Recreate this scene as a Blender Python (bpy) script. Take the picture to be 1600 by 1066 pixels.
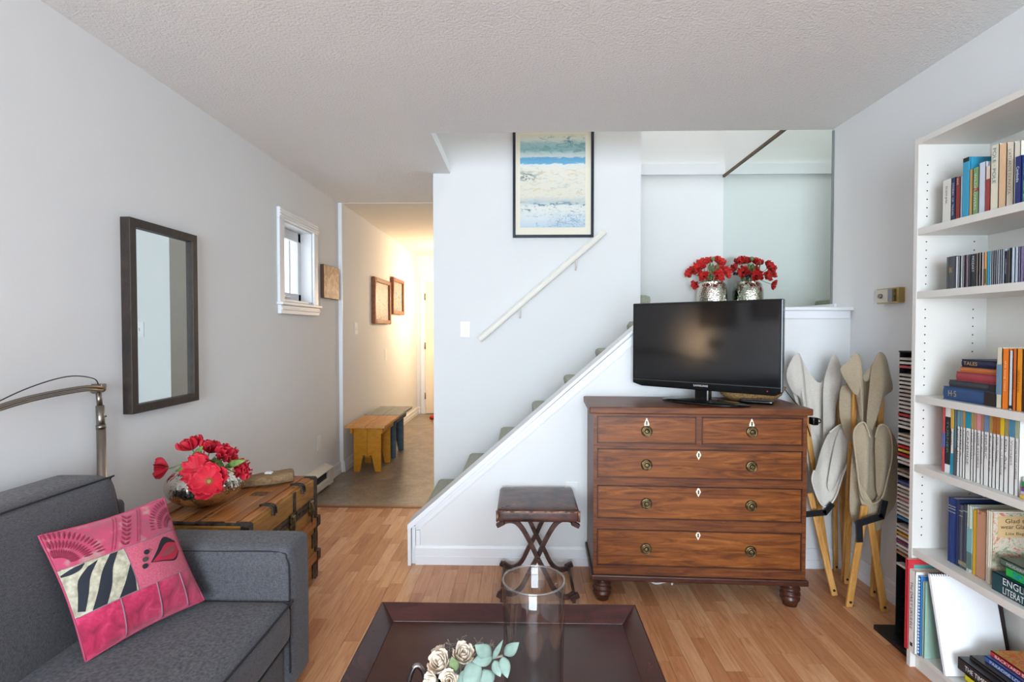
import bpy, bmesh, math, random
from mathutils import Vector, Matrix, noise
R = math.radians
random.seed(7)
for o in list(bpy.data.objects): bpy.data.objects.remove(o)
scene = bpy.context.scene
col = scene.collection

# ------------------------------------------------------------------ camera
FPX = 820.0
YAW, PITCH, EYE = 1.3270, -1.2575, 1.30
cam = bpy.data.cameras.new('camera'); cam.sensor_width = 36; cam.lens = FPX/1600*36; cam.clip_start = 0.02
camo = bpy.data.objects.new('camera', cam); col.objects.link(camo)
camo.location = (0, 0, EYE); camo.rotation_euler = (R(90+PITCH), 0, R(YAW))
scene.camera = camo
# ------------------------------------------------------------------ world, daylight, exposure
world = bpy.data.worlds.new('sky'); scene.world = world; world.use_nodes = True
wb = world.node_tree.nodes['Background']; wb.inputs[0].default_value = (0.86, 0.93, 1.0, 1); wb.inputs[1].default_value = 1.5
def area(name, loc, rot, sx, sy, power, color):
    l = bpy.data.lights.new(name, 'AREA'); l.shape = 'RECTANGLE'; l.size = sx; l.size_y = sy; l.energy = power; l.color = color
    o = bpy.data.objects.new(name, l); col.objects.link(o); o.location = loc; o.rotation_euler = rot
    return o
area('window_rear_offscreen', (-.35, -3.56, 1.25), (R(90), 0, 0), 2.3, 1.9, 170, (0.71, 0.86, 1.0))
area('skylight_stairwell_offscreen', (0.65, 3.85, 4.92), (0, 0, 0), 1.7, 1.3, 15, (0.97, 1.0, 0.97))
scene.view_settings.view_transform = 'Standard'; scene.view_settings.look = 'None'
scene.view_settings.exposure = 1.05; scene.view_settings.gamma = 1.0; scene.view_settings.use_curve_mapping = False

# ------------------------------------------------------------------ pixel -> place
_y, _p = R(YAW), R(PITCH)
FW = Vector((-math.sin(_y)*math.cos(_p), math.cos(_y)*math.cos(_p), math.sin(_p)))
RT = Vector((math.cos(_y), math.sin(_y), 0)); UP = RT.cross(FW); CAM = Vector((0, 0, EYE))
def ray(px, py): return FW + RT*((px-800)/FPX) - UP*((py-533)/FPX)
def onp(px, py, ax, v):
    d = ray(px, py); return CAM + d*((v-CAM[ax])/d[ax])
def PX(px, py, X): return onp(px, py, 0, X)
def PY(px, py, Y): return onp(px, py, 1, Y)
def PZ(px, py, Z): return onp(px, py, 2, Z)

# ------------------------------------------------------------------ mesh helpers
class MB:
    def __init__(s): s.v = []; s.f = []; s.m = []; s.s = []
    def add(s, vs, fs, m=0, smooth=False):
        b = len(s.v); s.v += [tuple(v) for v in vs]
        for f in fs: s.f.append([b+i for i in f]); s.m.append(m); s.s.append(smooth)
        return s
    def box(s, x0, x1, y0, y1, z0, z1, m=0):
        vs = [(x, y, z) for z in (z0, z1) for y in (y0, y1) for x in (x0, x1)]
        return s.add(vs, [(0,2,3,1),(4,5,7,6),(0,1,5,4),(2,6,7,3),(0,4,6,2),(1,3,7,5)], m)
    def obox(s, c, ax, ay, az, hx, hy, hz, m=0):
        c = Vector(c); ax, ay, az = Vector(ax).normalized(), Vector(ay).normalized(), Vector(az).normalized()
        vs = [c+ax*(hx*i)+ay*(hy*j)+az*(hz*k) for k in (-1,1) for j in (-1,1) for i in (-1,1)]
        return s.add(vs, [(0,2,3,1),(4,5,7,6),(0,1,5,4),(2,6,7,3),(0,4,6,2),(1,3,7,5)], m)
    def bar(s, a, b, w, d, side=(1,0,0), m=0):
        a, b = Vector(a), Vector(b); z = (b-a).normalized(); x = Vector(side); x = (x-z*x.dot(z)).normalized(); y = z.cross(x)
        return s.obox((a+b)/2, x, y, z, w/2, d/2, (b-a).length/2, m)
    def tube(s, pts, r, n=8, m=0, caps=True, closed=False):
        pts = [Vector(p) for p in pts]; N = len(pts); vs = []; prev = None
        for i, p in enumerate(pts):
            if closed: t = pts[(i+1) % N]-pts[i-1]
            else: t = pts[min(i+1, N-1)]-pts[max(i-1, 0)]
            t.normalize()
            if prev is None:
                a = Vector((0,0,1)) if abs(t.z) < .9 else Vector((1,0,0)); u = (a-t*a.dot(t)).normalized()
            else: u = (prev-t*prev.dot(t)).normalized()
            prev = u; w = t.cross(u); rr = r[i] if isinstance(r, (list, tuple)) else r
            for k in range(n):
                an = 2*math.pi*k/n; vs.append(p+u*(math.cos(an)*rr)+w*(math.sin(an)*rr))
        fs = []
        for i in range(N if closed else N-1):
            j = (i+1) % N
            for k in range(n): fs.append((i*n+k, i*n+(k+1) % n, j*n+(k+1) % n, j*n+k))
        s.add(vs, fs, m, True)
        if caps and not closed:
            b = len(s.v)-N*n
            s.f.append([b+k for k in reversed(range(n))]); s.m.append(m); s.s.append(False)
            s.f.append([b+(N-1)*n+k for k in range(n)]); s.m.append(m); s.s.append(False)
        return s
    def lathe(s, prof, c=(0,0,0), n=24, m=0, sx=1, sy=1, smooth=True):
        c = Vector(c); vs = []; N = len(prof)
        for r, z in prof:
            for k in range(n):
                a = 2*math.pi*k/n; vs.append((c.x+r*sx*math.cos(a), c.y+r*sy*math.sin(a), c.z+z))
        fs = [(i*n+k, i*n+(k+1) % n, (i+1)*n+(k+1) % n, (i+1)*n+k) for i in range(N-1) for k in range(n)]
        s.add(vs, fs, m, smooth)
        b = len(s.v)-N*n
        if prof[0][0] > 1e-4: s.f.append([b+k for k in reversed(range(n))]); s.m.append(m); s.s.append(False)
        if prof[-1][0] > 1e-4: s.f.append([b+(N-1)*n+k for k in range(n)]); s.m.append(m); s.s.append(False)
        return s
    def prism(s, poly, axis, a0, a1, m=0):
        """poly: 2-d outline in the two other axes (in order), extruded along axis"""
        def mk(p, a):
            if axis == 0: return (a, p[0], p[1])
            if axis == 1: return (p[0], a, p[1])
            return (p[0], p[1], a)
        n = len(poly); vs = [mk(p, a0) for p in poly]+[mk(p, a1) for p in poly]
        fs = [tuple(range(n)), tuple(reversed(range(n, 2*n)))]+[(i, n+i, n+(i+1) % n, (i+1) % n) for i in range(n)]
        return s.add(vs, fs, m)
    def grid(s, G, m=0, smooth=True, closed_u=False):
        nv = len(G); nu = len(G[0]); vs = [p for row in G for p in row]; fs = []
        for j in range(nv-1):
            for i in range(nu if closed_u else nu-1):
                k = (i+1) % nu; fs.append((j*nu+i, j*nu+k, (j+1)*nu+k, (j+1)*nu+i))
        return s.add(vs, fs, m, smooth)
    def rbox(s, x0, x1, y0, y1, z0, z1, r, puff=(0,0,0), n=8, m=0):
        """soft box: rounded edges, bulging faces"""
        h = Vector(((x1-x0)/2, (y1-y0)/2, (z1-z0)/2)); c = Vector(((x0+x1)/2, (y0+y1)/2, (z0+z1)/2))
        def pt(u):
            p = Vector((u[0]*h.x, u[1]*h.y, u[2]*h.z)); q = Vector([max(-(h[i]-r), min(h[i]-r, p[i])) for i in range(3)])
            d = p-q
            o = q+(d.normalized()*r if d.length > 1e-9 else d)
            for i in range(3):
                j, k = (i+1) % 3, (i+2) % 3
                o[i] += puff[i]*u[i]*(1-u[j]**2)*(1-u[k]**2)
            return c+o
        g = [-1+2*i/n for i in range(n+1)]
        e = [min(1, r/max(h))*.5]
        g = sorted(set(g+[-1+.03, 1-.03, -1+.08, 1-.08]))
        for ax in range(3):
            for sg in (-1, 1):
                G = []
                for b in g:
                    row = []
                    for a in g:
                        u = [0, 0, 0]; u[ax] = sg; u[(ax+1) % 3] = a*sg; u[(ax+2) % 3] = b
                        row.append(pt(u))
                    G.append(row)
                s.grid(G, m, True)
        return s
    def build(s, name, mat, parent=None, local=False, bevel=0, seg=2, weld=False, solid=0, sub=0, origin=None, kind=None):
        me = bpy.data.meshes.new(name)
        if local: loc = Vector((0,0,0))
        else:
            xs = [v[0] for v in s.v]; ys = [v[1] for v in s.v]; zs = [v[2] for v in s.v]
            loc = Vector(origin) if origin else Vector(((min(xs)+max(xs))/2, (min(ys)+max(ys))/2, min(zs)))
        me.from_pydata([tuple(Vector(v)-loc) for v in s.v], [], s.f)
        mats = mat if isinstance(mat, (list, tuple)) else [mat]
        for m_ in mats: me.materials.append(m_)
        for p, mi, sm in zip(me.polygons, s.m, s.s): p.material_index = min(mi, len(mats)-1); p.use_smooth = sm
        if weld or True:
            b = bmesh.new(); b.from_mesh(me)
            if weld: bmesh.ops.remove_doubles(b, verts=b.verts, dist=1e-5)
            bmesh.ops.recalc_face_normals(b, faces=b.faces)
            b.to_mesh(me); b.free()
        me.update()
        o = bpy.data.objects.new(name, me); col.objects.link(o); o.location = loc
        if parent is not None: setpar(o, parent, local)
        if bevel:
            md = o.modifiers.new('bevel', 'BEVEL'); md.width = bevel; md.segments = seg; md.limit_method = 'ANGLE'; md.angle_limit = R(40)
        if solid:
            md = o.modifiers.new('solid', 'SOLIDIFY'); md.thickness = solid; md.offset = 0
        if sub:
            md = o.modifiers.new('sub', 'SUBSURF'); md.levels = sub; md.render_levels = sub
        if kind: o['kind'] = kind
        return o
def wm(o):
    if o.parent is None: return o.matrix_basis.copy()
    return wm(o.parent) @ o.matrix_parent_inverse @ o.matrix_basis
def setpar(o, p, local=False):
    o.parent = p
    if not local: o.matrix_parent_inverse = wm(p).inverted()
def tag(o, label, cat, group=None):
    o['label'] = label; o['category'] = cat
    if group: o['group'] = group
    return o
def thing(name, label, cat, loc=(0,0,0), rz=0, group=None):
    o = bpy.data.objects.new(name, None); col.objects.link(o); o.location = loc; o.rotation_euler = (0, 0, rz); o.empty_display_size = .05
    return tag(o, label, cat, group)
def struct(o): o['kind'] = 'structure'; return o
def B(name, x0, x1, y0, y1, z0, z1, mat, parent=None, **k): return MB().box(x0, x1, y0, y1, z0, z1).build(name, mat, parent, **k)
def catmull(pts, n=6, closed=False):
    pts = [Vector(p) for p in pts]; out = []; N = len(pts)
    for i in range(N if closed else N-1):
        if closed: a, b, c, d = pts[i-1], pts[i], pts[(i+1) % N], pts[(i+2) % N]
        else: a, b, c, d = pts[max(i-1, 0)], pts[i], pts[i+1], pts[min(i+2, N-1)]
        for k in range(n):
            t = k/n; out.append(.5*((2*b)+(c-a)*t+(2*a-5*b+4*c-d)*t*t+(3*b-a-3*c+d)*t**3))
    if not closed: out.append(pts[-1])
    return out

# ------------------------------------------------------------------ materials
def lin(c):
    if isinstance(c, str): c = tuple(int(c[i:i+2], 16)/255 for i in (0, 2, 4))
    return tuple(x/12.92 if x <= .04045 else ((x+.055)/1.055)**2.4 for x in c)+(1,)
def newmat(name):
    m = bpy.data.materials.new(name); m.use_nodes = True; nt = m.node_tree; return m, nt, nt.nodes['Principled BSDF']
def pbr(name, c, rough=.5, metal=0, spec=.5, trans=0, ior=1.45, sheen=0):
    m, nt, b = newmat(name); b.inputs['Base Color'].default_value = lin(c); b.inputs['Roughness'].default_value = rough
    b.inputs['Metallic'].default_value = metal; b.inputs['Specular IOR Level'].default_value = spec
    b.inputs['Transmission Weight'].default_value = trans; b.inputs['IOR'].default_value = ior
    if sheen: b.inputs['Sheen Weight'].default_value = sheen; b.inputs['Sheen Roughness'].default_value = .4
    return m
def nd(nt, t, **k):
    n = nt.nodes.new(t)
    for a, v in k.items():
        if a.startswith('i_'): n.inputs[a[2:].replace('_', ' ')].default_value = v
        else: setattr(n, a, v)
    return n
def ramp(nt, fac, stops):
    r = nt.nodes.new('ShaderNodeValToRGB'); e = r.color_ramp.elements
    while len(e) < len(stops): e.new(.5)
    for k, (p, c) in enumerate(stops): e[k].position = p; e[k].color = lin(c)
    nt.links.new(fac, r.inputs[0]); return r.outputs[0]
def coords(nt, scale=(1,1,1), rnd=False, kind='Object', rot=(0,0,0)):
    tc = nt.nodes.new('ShaderNodeTexCoord'); mp = nt.nodes.new('ShaderNodeMapping'); mp.inputs['Scale'].default_value = scale; mp.inputs['Rotation'].default_value = rot
    nt.links.new(tc.outputs[kind], mp.inputs[0])
    if rnd:
        oi = nt.nodes.new('ShaderNodeObjectInfo'); mu = nd(nt, 'ShaderNodeMath', operation='MULTIPLY'); mu.inputs[1].default_value = 37.0
        nt.links.new(oi.outputs['Random'], mu.inputs[0]); cx = nt.nodes.new('ShaderNodeCombineXYZ')
        nt.links.new(mu.outputs[0], cx.inputs[0]); nt.links.new(mu.outputs[0], cx.inputs[1]); nt.links.new(mu.outputs[0], cx.inputs[2]); nt.links.new(cx.outputs[0], mp.inputs['Location'])
    return mp.outputs[0]
def noi(nt, vec, scale=5, detail=4, rough=.5, dist=0):
    n = nt.nodes.new('ShaderNodeTexNoise'); n.inputs['Scale'].default_value = scale; n.inputs['Detail'].default_value = detail; n.inputs['Roughness'].default_value = rough; n.inputs['Distortion'].default_value = dist
    nt.links.new(vec, n.inputs['Vector']); return n.outputs['Fac']
def bump(nt, b, h, strength=.3, dist=.005):
    n = nt.nodes.new('ShaderNodeBump'); n.inputs['Strength'].default_value = strength; n.inputs['Distance'].default_value = dist
    nt.links.new(h, n.inputs['Height']); nt.links.new(n.outputs[0], b.inputs['Normal'])
def wood(name, cols, scale=(1,14,14), nscale=3, rough=.4, rnd=False, spec=.4, bumpst=.06, dist=1.2):
    m, nt, b = newmat(name); v = coords(nt, scale, rnd); f = noi(nt, v, nscale, 6, .6, dist)
    c = ramp(nt, f, [(.25+.5*i/(len(cols)-1), c) for i, c in enumerate(cols)])
    nt.links.new(c, b.inputs['Base Color']); b.inputs['Roughness'].default_value = rough; b.inputs['Specular IOR Level'].default_value = spec
    bump(nt, b, f, bumpst, .002); return m
def mottled(name, c1, c2, scale=20, rough=.7, bumpst=0, detail=5, metal=0, lo=.35, hi=.65, bscale=None, sheen=0):
    m, nt, b = newmat(name); v = coords(nt); f = noi(nt, v, scale, detail); nt.links.new(ramp(nt, f, [(lo, c1), (hi, c2)]), b.inputs['Base Color'])
    b.inputs['Roughness'].default_value = rough; b.inputs['Metallic'].default_value = metal
    if sheen: b.inputs['Sheen Weight'].default_value = sheen
    if bumpst: bump(nt, b, noi(nt, v, bscale or scale, 3), bumpst, .004)
    return m
def weave(name, c1, c2, sc=420, rough=.9, bst=.35):
    m, nt, b = newmat(name)
    a = noi(nt, coords(nt, (1, 1, 14)), sc/7, 3); c = noi(nt, coords(nt, (14, 9, 1)), sc/7, 3); 
    mx = nd(nt, 'ShaderNodeMath', operation='ADD'); nt.links.new(a, mx.inputs[0]); nt.links.new(c, mx.inputs[1])
    hf = nd(nt, 'ShaderNodeMath', operation='MULTIPLY'); hf.inputs[1].default_value = .5; nt.links.new(mx.outputs[0], hf.inputs[0])
    nt.links.new(ramp(nt, hf.outputs[0], [(.38, c1), (.62, c2)]), b.inputs['Base Color']); b.inputs['Roughness'].default_value = rough
    b.inputs['Specular IOR Level'].default_value = .2; b.inputs['Sheen Weight'].default_value = .15
    bump(nt, b, hf.outputs[0], bst, .002); return m

M = {}
M['wall'] = pbr('wall_paint', 'e4e4e3', .75, spec=.25)
M['wall_stair'] = M['wall']
M['trim'] = pbr('white_trim_paint', 'e9eaec', .38)
m, nt, b = newmat('popcorn_ceiling'); v = coords(nt); f = noi(nt, v, 85, 3, .7)
b.inputs['Base Color'].default_value = lin('ebe8e5'); b.inputs['Roughness'].default_value = .9; bump(nt, b, f, .75, .012); M['popcorn'] = m
M['smooth_ceiling'] = pbr('smooth_ceiling_paint', 'e6dfd4', .8)
# laminate strips: colour differs from piece to piece
m, nt, b = newmat('laminate_oak'); v = coords(nt, (13, 1.1, 13), True); f = noi(nt, v, 3.2, 7, .62, 1.6)
oi = nt.nodes.new('ShaderNodeObjectInfo'); g = ramp(nt, f, [(.25, 'b98764'), (.45, 'd5a884'), (.6, 'dfb896'), (.8, 'e9c9ab')])
t = ramp(nt, oi.outputs['Random'], [(0, 'd8b498'), (.35, 'e9cbb0'), (.7, 'f6e0c8'), (1, 'fff2e2')])
mx = nd(nt, 'ShaderNodeMix', data_type='RGBA', blend_type='MULTIPLY'); mx.inputs[0].default_value = 1; nt.links.new(g, mx.inputs[6]); nt.links.new(t, mx.inputs[7])
nt.links.new(mx.outputs[2], b.inputs['Base Color']); b.inputs['Roughness'].default_value = .33; b.inputs['Specular IOR Level'].default_value = .45; bump(nt, b, f, .04, .001); M['laminate'] = m
M['floor_under'] = pbr('floor_joint', '7c5030', .6)
m, nt, b = newmat('hall_vinyl'); v = coords(nt); f1 = noi(nt, v, 5, 7, .65, .6); f2 = noi(nt, coords(nt, (1,1,1)), 34, 5, .7, 1.5)
ad = nd(nt, 'ShaderNodeMath', operation='ADD'); nt.links.new(f1, ad.inputs[0]); nt.links.new(f2, ad.inputs[1]); hf = nd(nt, 'ShaderNodeMath', operation='MULTIPLY'); hf.inputs[1].default_value = .5; nt.links.new(ad.outputs[0], hf.inputs[0])
nt.links.new(ramp(nt, hf.outputs[0], [(.35, '6a5d50'), (.5, '8b7d6d'), (.65, 'ab9d8b')]), b.inputs['Base Color']); b.inputs['Roughness'].default_value = .3; M['vinyl'] = m
M['carpet'] = mottled('sage_carpet', '8f8f80', 'b4b3a2', 260, .95, .6)
M['blackmetal'] = pbr('black_metal', '2a2b2e', .45, .6)
M['dark'] = pbr('dark_hole', '15140f', .8)
M['white'] = pbr('white_plastic', 'eeeeec', .35)
M['brushed'] = pbr('brushed_nickel', '8e867c', .3, 1)
M['mirror'] = pbr('mirror_glass', 'e4ece8', .01, 1)
M['hallmirror'] = pbr('wall_mirror_glass', 'd9e0dd', .01, 1)
def thin_glass(name, tint, ior, k=.75, k0=.045):
    m, nt, b = newmat(name); nt.nodes.remove(b); out = nt.nodes['Material Output']
    tr = nt.nodes.new('ShaderNodeBsdfTransparent'); tr.inputs[0].default_value = tint; gl = nt.nodes.new('ShaderNodeBsdfGlossy'); gl.inputs['Roughness'].default_value = .02
    lw = nt.nodes.new('ShaderNodeLayerWeight'); pw = nd(nt, 'ShaderNodeMath', operation='POWER'); pw.inputs[1].default_value = 4.0; fr = nd(nt, 'ShaderNodeMath', operation='MULTIPLY_ADD'); fr.inputs[1].default_value = k; fr.inputs[2].default_value = k0
    nt.links.new(lw.outputs['Facing'], pw.inputs[0]); nt.links.new(pw.outputs[0], fr.inputs[0]); mx = nt.nodes.new('ShaderNodeMixShader')
    nt.links.new(fr.outputs[0], mx.inputs[0]); nt.links.new(tr.outputs[0], mx.inputs[1]); nt.links.new(gl.outputs[0], mx.inputs[2]); nt.links.new(mx.outputs[0], out.inputs[0]); return m
M['glass'] = thin_glass('clear_glass', (.955, .965, .965, 1), 1.42)
M['pane'] = thin_glass('window_pane', (.98, .99, .99, 1), 1.3)
M['frame_black'] = wood('black_brown_frame', ['1d1815', '332a25', '41362f'], (3, 20, 2), 5, .45)
M['mahog'] = wood('mahogany', ['371a0a', '5a2e14', '723f1c', '864f25'], (2.2, 20, 26), 2.2, .42, False, .35, .03, 1.0)
M['mahog_front'] = wood('mahogany_flame', ['38190a', '653412', '834a1d', '9c622f'], (1.6, 10, 15), 2.4, .40, True, .35, .03, 1.4)
M['mahog_dark'] = wood('dark_mahogany', ['2a150f', '44241a', '5a3122'], (3, 14, 20), 3, .3)
M['ivory'] = pbr('ivory_inlay', 'ece2cc', .4)
M['brass_old'] = mottled('aged_brass', '4d412c', '8c7a55', 60, .42, .2, metal=.9)
M['tvblack'] = pbr('tv_gloss_black', '0a0a0b', .12, spec=.6)
M['tvscreen'] = pbr('tv_screen', '07070a', .09, spec=.75)
M['sofa'] = weave('charcoal_weave', '36363a', '67666a', 700)
M['piping'] = pbr('charcoal_piping', '26272b', .8)
M['silver'] = None
m, nt, b = newmat('hammered_silver'); b.inputs['Base Color'].default_value = lin('d6d0c4'); b.inputs['Metallic'].default_value = 1; b.inputs['Roughness'].default_value = .14
vo = nd(nt, 'ShaderNodeTexVoronoi'); vo.inputs['Scale'].default_value = 75; nt.links.new(coords(nt), vo.inputs['Vector']); bump(nt, b, vo.outputs['Distance'], .55, .004); M['silver'] = m
M['trunkwood'] = wood('trunk_pine', ['7a451f', 'a1622f', 'bd7c42', 'cd9459'], (16, 1.6, 16), 2.5, .4, False, .4, .1)
M['trunkslat'] = wood('trunk_slat', ['70431f', '93592b', 'b07845'], (16, 1.6, 16), 3, .45, False, .4, .1)
M['trunkside'] = wood('trunk_canvas_side', ['7b5224', '9c6d33', 'b3823f'], (5, 2, 12), 3, .55, False, .3, .1)
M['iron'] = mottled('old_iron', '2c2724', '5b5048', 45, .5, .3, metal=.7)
M['driftwood'] = wood('driftwood', ['6a5038', '8d7152', 'a98d6c'], (3, 22, 22), 4, .8, False, .2, .4)
M['red'] = mottled('poppy_red', 'a80c22', 'd91f38', 60, .6, .25)
M['red2'] = mottled('poppy_scarlet', 'b51a17', 'e23a33', 60, .6, .2)
M['green'] = mottled('leaf_green', '3f5c26', '7d9a4b', 30, .6, .2)
M['seed'] = pbr('seed_centre', '8f8148', .8)
M['seeddark'] = pbr('dark_poppy_centre', '1d1414', .8)
M['blueflower'] = pbr('cornflower_blue', '1d3d78', .7)
M['yellowpaint'] = wood('mustard_paint', ['b8760f', 'cb8717', 'd8962a'], (2, 3, 8), 3, .5)
M['yellowtop'] = wood('worn_orange_top', ['b87a3a', 'cf9251', 'dba568'], (10, 1.5, 10), 3, .5)
M['bluepaint'] = wood('slate_blue_paint', ['3f4f57', '4c5d65', '5a6b72'], (2, 3, 8), 3, .5)
M['bluetop'] = wood('worn_grey_top', ['7d827c', '98998f', 'aaa99d'], (10, 1.5, 10), 3, .5)
M['leather'] = mottled('worn_brown_leather', '2e1a17', '5a3a34', 14, .32, .35, 7)
M['leatherworn'] = mottled('scuffed_leather_edge', '5b3528', 'b98a66', 40, .5, .3, 6, lo=.42, hi=.62)
M['rustiron'] = mottled('brown_iron', '33201b', '57382d', 30, .45, .2, metal=.5)
M['espresso'] = wood('espresso_table', ['2a1110', '3b1a17', '4a221d'], (2, 8, 8), 3, .24, False, .5, .02)
M['beech'] = wood('beech_bar', ['a46f34', 'bf8a48', 'd09f5e'], (18, 18, 1.5), 2.5, .45)
M['canvas_w'] = weave('white_canvas', 'bcb4a8', 'd8d2c8', 900, .9, .15)
M['canvas_t'] = weave('tan_canvas', '8f8069', 'b0a188', 900, .9, .2)
M['hem_w'] = pbr('white_canvas_hem', 'd6cfc4', .9)
M['hem_t'] = pbr('tan_canvas_hem', 'a8997f', .9)
M['shelfwhite'] = pbr('white_melamine', 'dcd9d2', .3)
M['pages'] = mottled('paper_pages', 'd8cdb6', 'efe7d4', 200, .9)
M['brassbox'] = pbr('brass_cover', 'b39a63', .35, .8)
M['paper'] = pbr('white_paper', 'f2f3f5', .8)
M['pewter'] = pbr('pewter', '8b8785', .25, 1)
M['rose'] = mottled('dried_rose', 'e3cbb0', 'fbf2e4', 30, .85, .4)
M['euca'] = mottled('eucalyptus_leaf', '6f867b', '90a598', 25, .75, .1)
M['euca2'] = mottled('dried_green_leaf', '5f7448', '8da070', 25, .75, .3)
M['twig'] = pbr('dry_twig', '85806f', .9)
M['wicker'] = mottled('wicker', '7c5a33', 'b08a57', 120, .8, .6)
M['cord_white'] = pbr('white_cord', 'd8d6d0', .5)
M['doorpaint'] = pbr('cream_door', 'ecdcc0', .4)
PALETTE = {}
def paint(c, rough=.5):
    k = (c, rough)
    if k not in PALETTE: PALETTE[k] = pbr('cover_'+c, c, rough)
    return PALETTE[k]

# ------------------------------------------------------------------ lettering
def lettering(txt, origin, right, up, length, height, mat, parent, local=False, name='lettering', align='fit'):
    cu = bpy.data.curves.new('txt', 'FONT'); cu.body = txt; cu.size = 1; cu.extrude = 0
    to = bpy.data.objects.new('txt', cu); col.objects.link(to)
    dg = bpy.context.evaluated_depsgraph_get(); me = bpy.data.meshes.new_from_object(to.evaluated_get(dg))
    bpy.data.objects.remove(to); bpy.data.curves.remove(cu)
    xs = [v.co.x for v in me.vertices]; ys = [v.co.y for v in me.vertices]
    if not xs: return None
    x0, x1, y0, y1 = min(xs), max(xs), min(ys), max(ys)
    right = Vector(right).normalized(); up = Vector(up).normalized(); nrm = right.cross(up); origin = Vector(origin)
    for v in me.vertices:
        a = (v.co.x-x0)/(x1-x0)*length; bb = (v.co.y-y0)/max(1e-6, y1-y0)*height
        v.co = right*a+up*bb+nrm*.0006
    me.materials.clear(); me.materials.append(mat)
    o = bpy.data.objects.new(name, me); col.objects.link(o); o.location = origin
    setpar(o, parent, local); return o

# ================================================================== THE ROOM
XL, XR, ZC = -1.675, 1.76, 2.44
YB, YP, YPW, YF = -3.4, 2.875, 3.85, 4.69      # rear wall, stair panel, picture wall, stairwell far wall
XH, YJ, YHE = -1.645, 4.72, 8.05               # hall wall, jog, hall end
YT = 3.79                                      # threshold
# floor slab and strips
fl = struct(B('floor', XL-.1, XR+.1, YB-.1, YT, -.05, -.0085, M['floor_under']))
SW = .066
lens = [.30, .38, .46]
strip_me = []
for L in lens:
    mb = MB().box(-SW/2+.0005, SW/2-.0005, 0, L-.001, -.0085, 0)
    o = mb.build('floor_strip', M['laminate'], local=True); strip_me.append(o.data); bpy.data.objects.remove(o)
pieces = []
x = XL+SW/2
rs = random.Random(3)
while x < XR:
    y = YB-rs.random()*.4
    while y < YT:
        k = rs.randrange(3); L = lens[k]
        pieces.append((x, y, k)); y += L
    x += SW
def shown(p):
    x, y, k = p; yc = y+lens[k]/2
    if yc < .9 or yc > YT: return -1
    px = 819+820*x/yc; py = 515+820*1.3/yc
    if px < 440 or px > 1440 or py > 1110: return -1
    if x < -1.07 and yc < 2.7: return -1
    if -.46 < x < .36 and yc < 1.45: return -1
    if x > -.5 and yc > 2.9: return -1
    if x > 1.48 and yc < 2.1: return -1
    return 1/yc
sc = sorted(pieces, key=shown, reverse=True)
vis = [p for p in sc if shown(p) > 0][:298]; visset = set(vis)
for (x, y, k) in vis:
    L = lens[k]
    if y+L > YT:
        o = MB().box(-SW/2+.0005, SW/2-.0005, 0, YT-y-.001, -.0085, 0).build('floor_strip', M['laminate'], local=True)
    else:
        o = bpy.data.objects.new('floor_strip', strip_me[k]); col.objects.link(o)
    o.location = (x, y, 0); setpar(o, fl)
mb = MB()
for (x, y, k) in pieces:
    if (x, y, k) in visset: continue
    mb.box(x-SW/2+.0005, x+SW/2-.0005, max(y, YB), min(y+lens[k], YT)-.001, -.0085, 0)
mb.build('floor_strips_rest', M['laminate'], fl, kind='stuff')
struct(B('floor_hall', XL-.1, -.55, YT, YHE+.1, -.05, -.001, M['vinyl']))
tr = MB(); tr.box(XL, -.55, YT-.018, YT+.018, -.003, .005); struct(tr.build('trim_1', wood('threshold_strip', ['7d4a2a', '9a6238'], (2,14,14), 3, .4), bevel=.003))
# walls
T = .14
def wall_open(name, axis, a, th, u0, u1, z0, z1, holes, mat):
    """wall slab with rectangular openings; u runs along the wall"""
    mb = MB()
    us = sorted(set([u0, u1]+[h[0] for h in holes]+[h[1] for h in holes])); zs = sorted(set([z0, z1]+[h[2] for h in holes]+[h[3] for h in holes]))
    for i in range(len(us)-1):
        for j in range(len(zs)-1):
            uc, zc = (us[i]+us[i+1])/2, (zs[j]+zs[j+1])/2
            if any(h[0] < uc < h[1] and h[2] < zc < h[3] for h in holes): continue
            if axis == 0: mb.box(min(a, a+th), max(a, a+th), us[i], us[i+1], zs[j], zs[j+1])
            else: mb.box(us[i], us[i+1], min(a, a+th), max(a, a+th), zs[j], zs[j+1])
    return struct(mb.build(name, mat))
WY0, WY1, WZ0, WZ1 = 3.605, 4.12, 1.50, 2.06
wall_open('wall_left', 0, XL, -T, YB-T, YJ, -.05, 2.5, [(WY0, WY1, WZ0, WZ1)], M['wall'])
wall_open('wall_right', 0, XR, T, YB-T, YF+T, -.05, 4.95, [], M['wall'])
wall_open('wall_back', 1, YB, -T, XL-T, XR+T, -.05, 2.5, [(-1.50, .80, .30, 2.20)], M['wall'])
wall_open('wall_hall_left', 0, XH, -T, YJ, YHE+T, -.05, 2.5, [], M['wall'])
wall_open('wall_hall_end', 1, YHE, T, XH-T, -.5, -.05, 2.5, [], M['wall'])
wall_open('wall_hall_right', 0, -.667, .1, YPW+.12, YHE, -.05, 2.5, [], M['wall'])
mb = MB(); mb.box(-.667, .846, YPW, YPW+.12, -.05, 4.95); mb.box(-1.25, -.667, YPW, YPW+.12, ZC+.06, 4.95)
struct(mb.build('wall_picture', M['wall']))
struct(B('wall_stairwell_far', -.1, XR, YF, YF+T, -.05, 4.95, M['wall']))
struct(B('wall_stairwell_side', -.1, 0, YPW+.12, YF, -.05, 4.95, M['wall']))
struct(B('wall_upper_front', -1.25, XR, 3.06-.12, 3.06, ZC+.06, 4.95, M['wall']))
struct(B('wall_upper_left', -1.35, -1.25, 2.94, YPW+.12, ZC+.06, 4.95, M['wall']))
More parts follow.
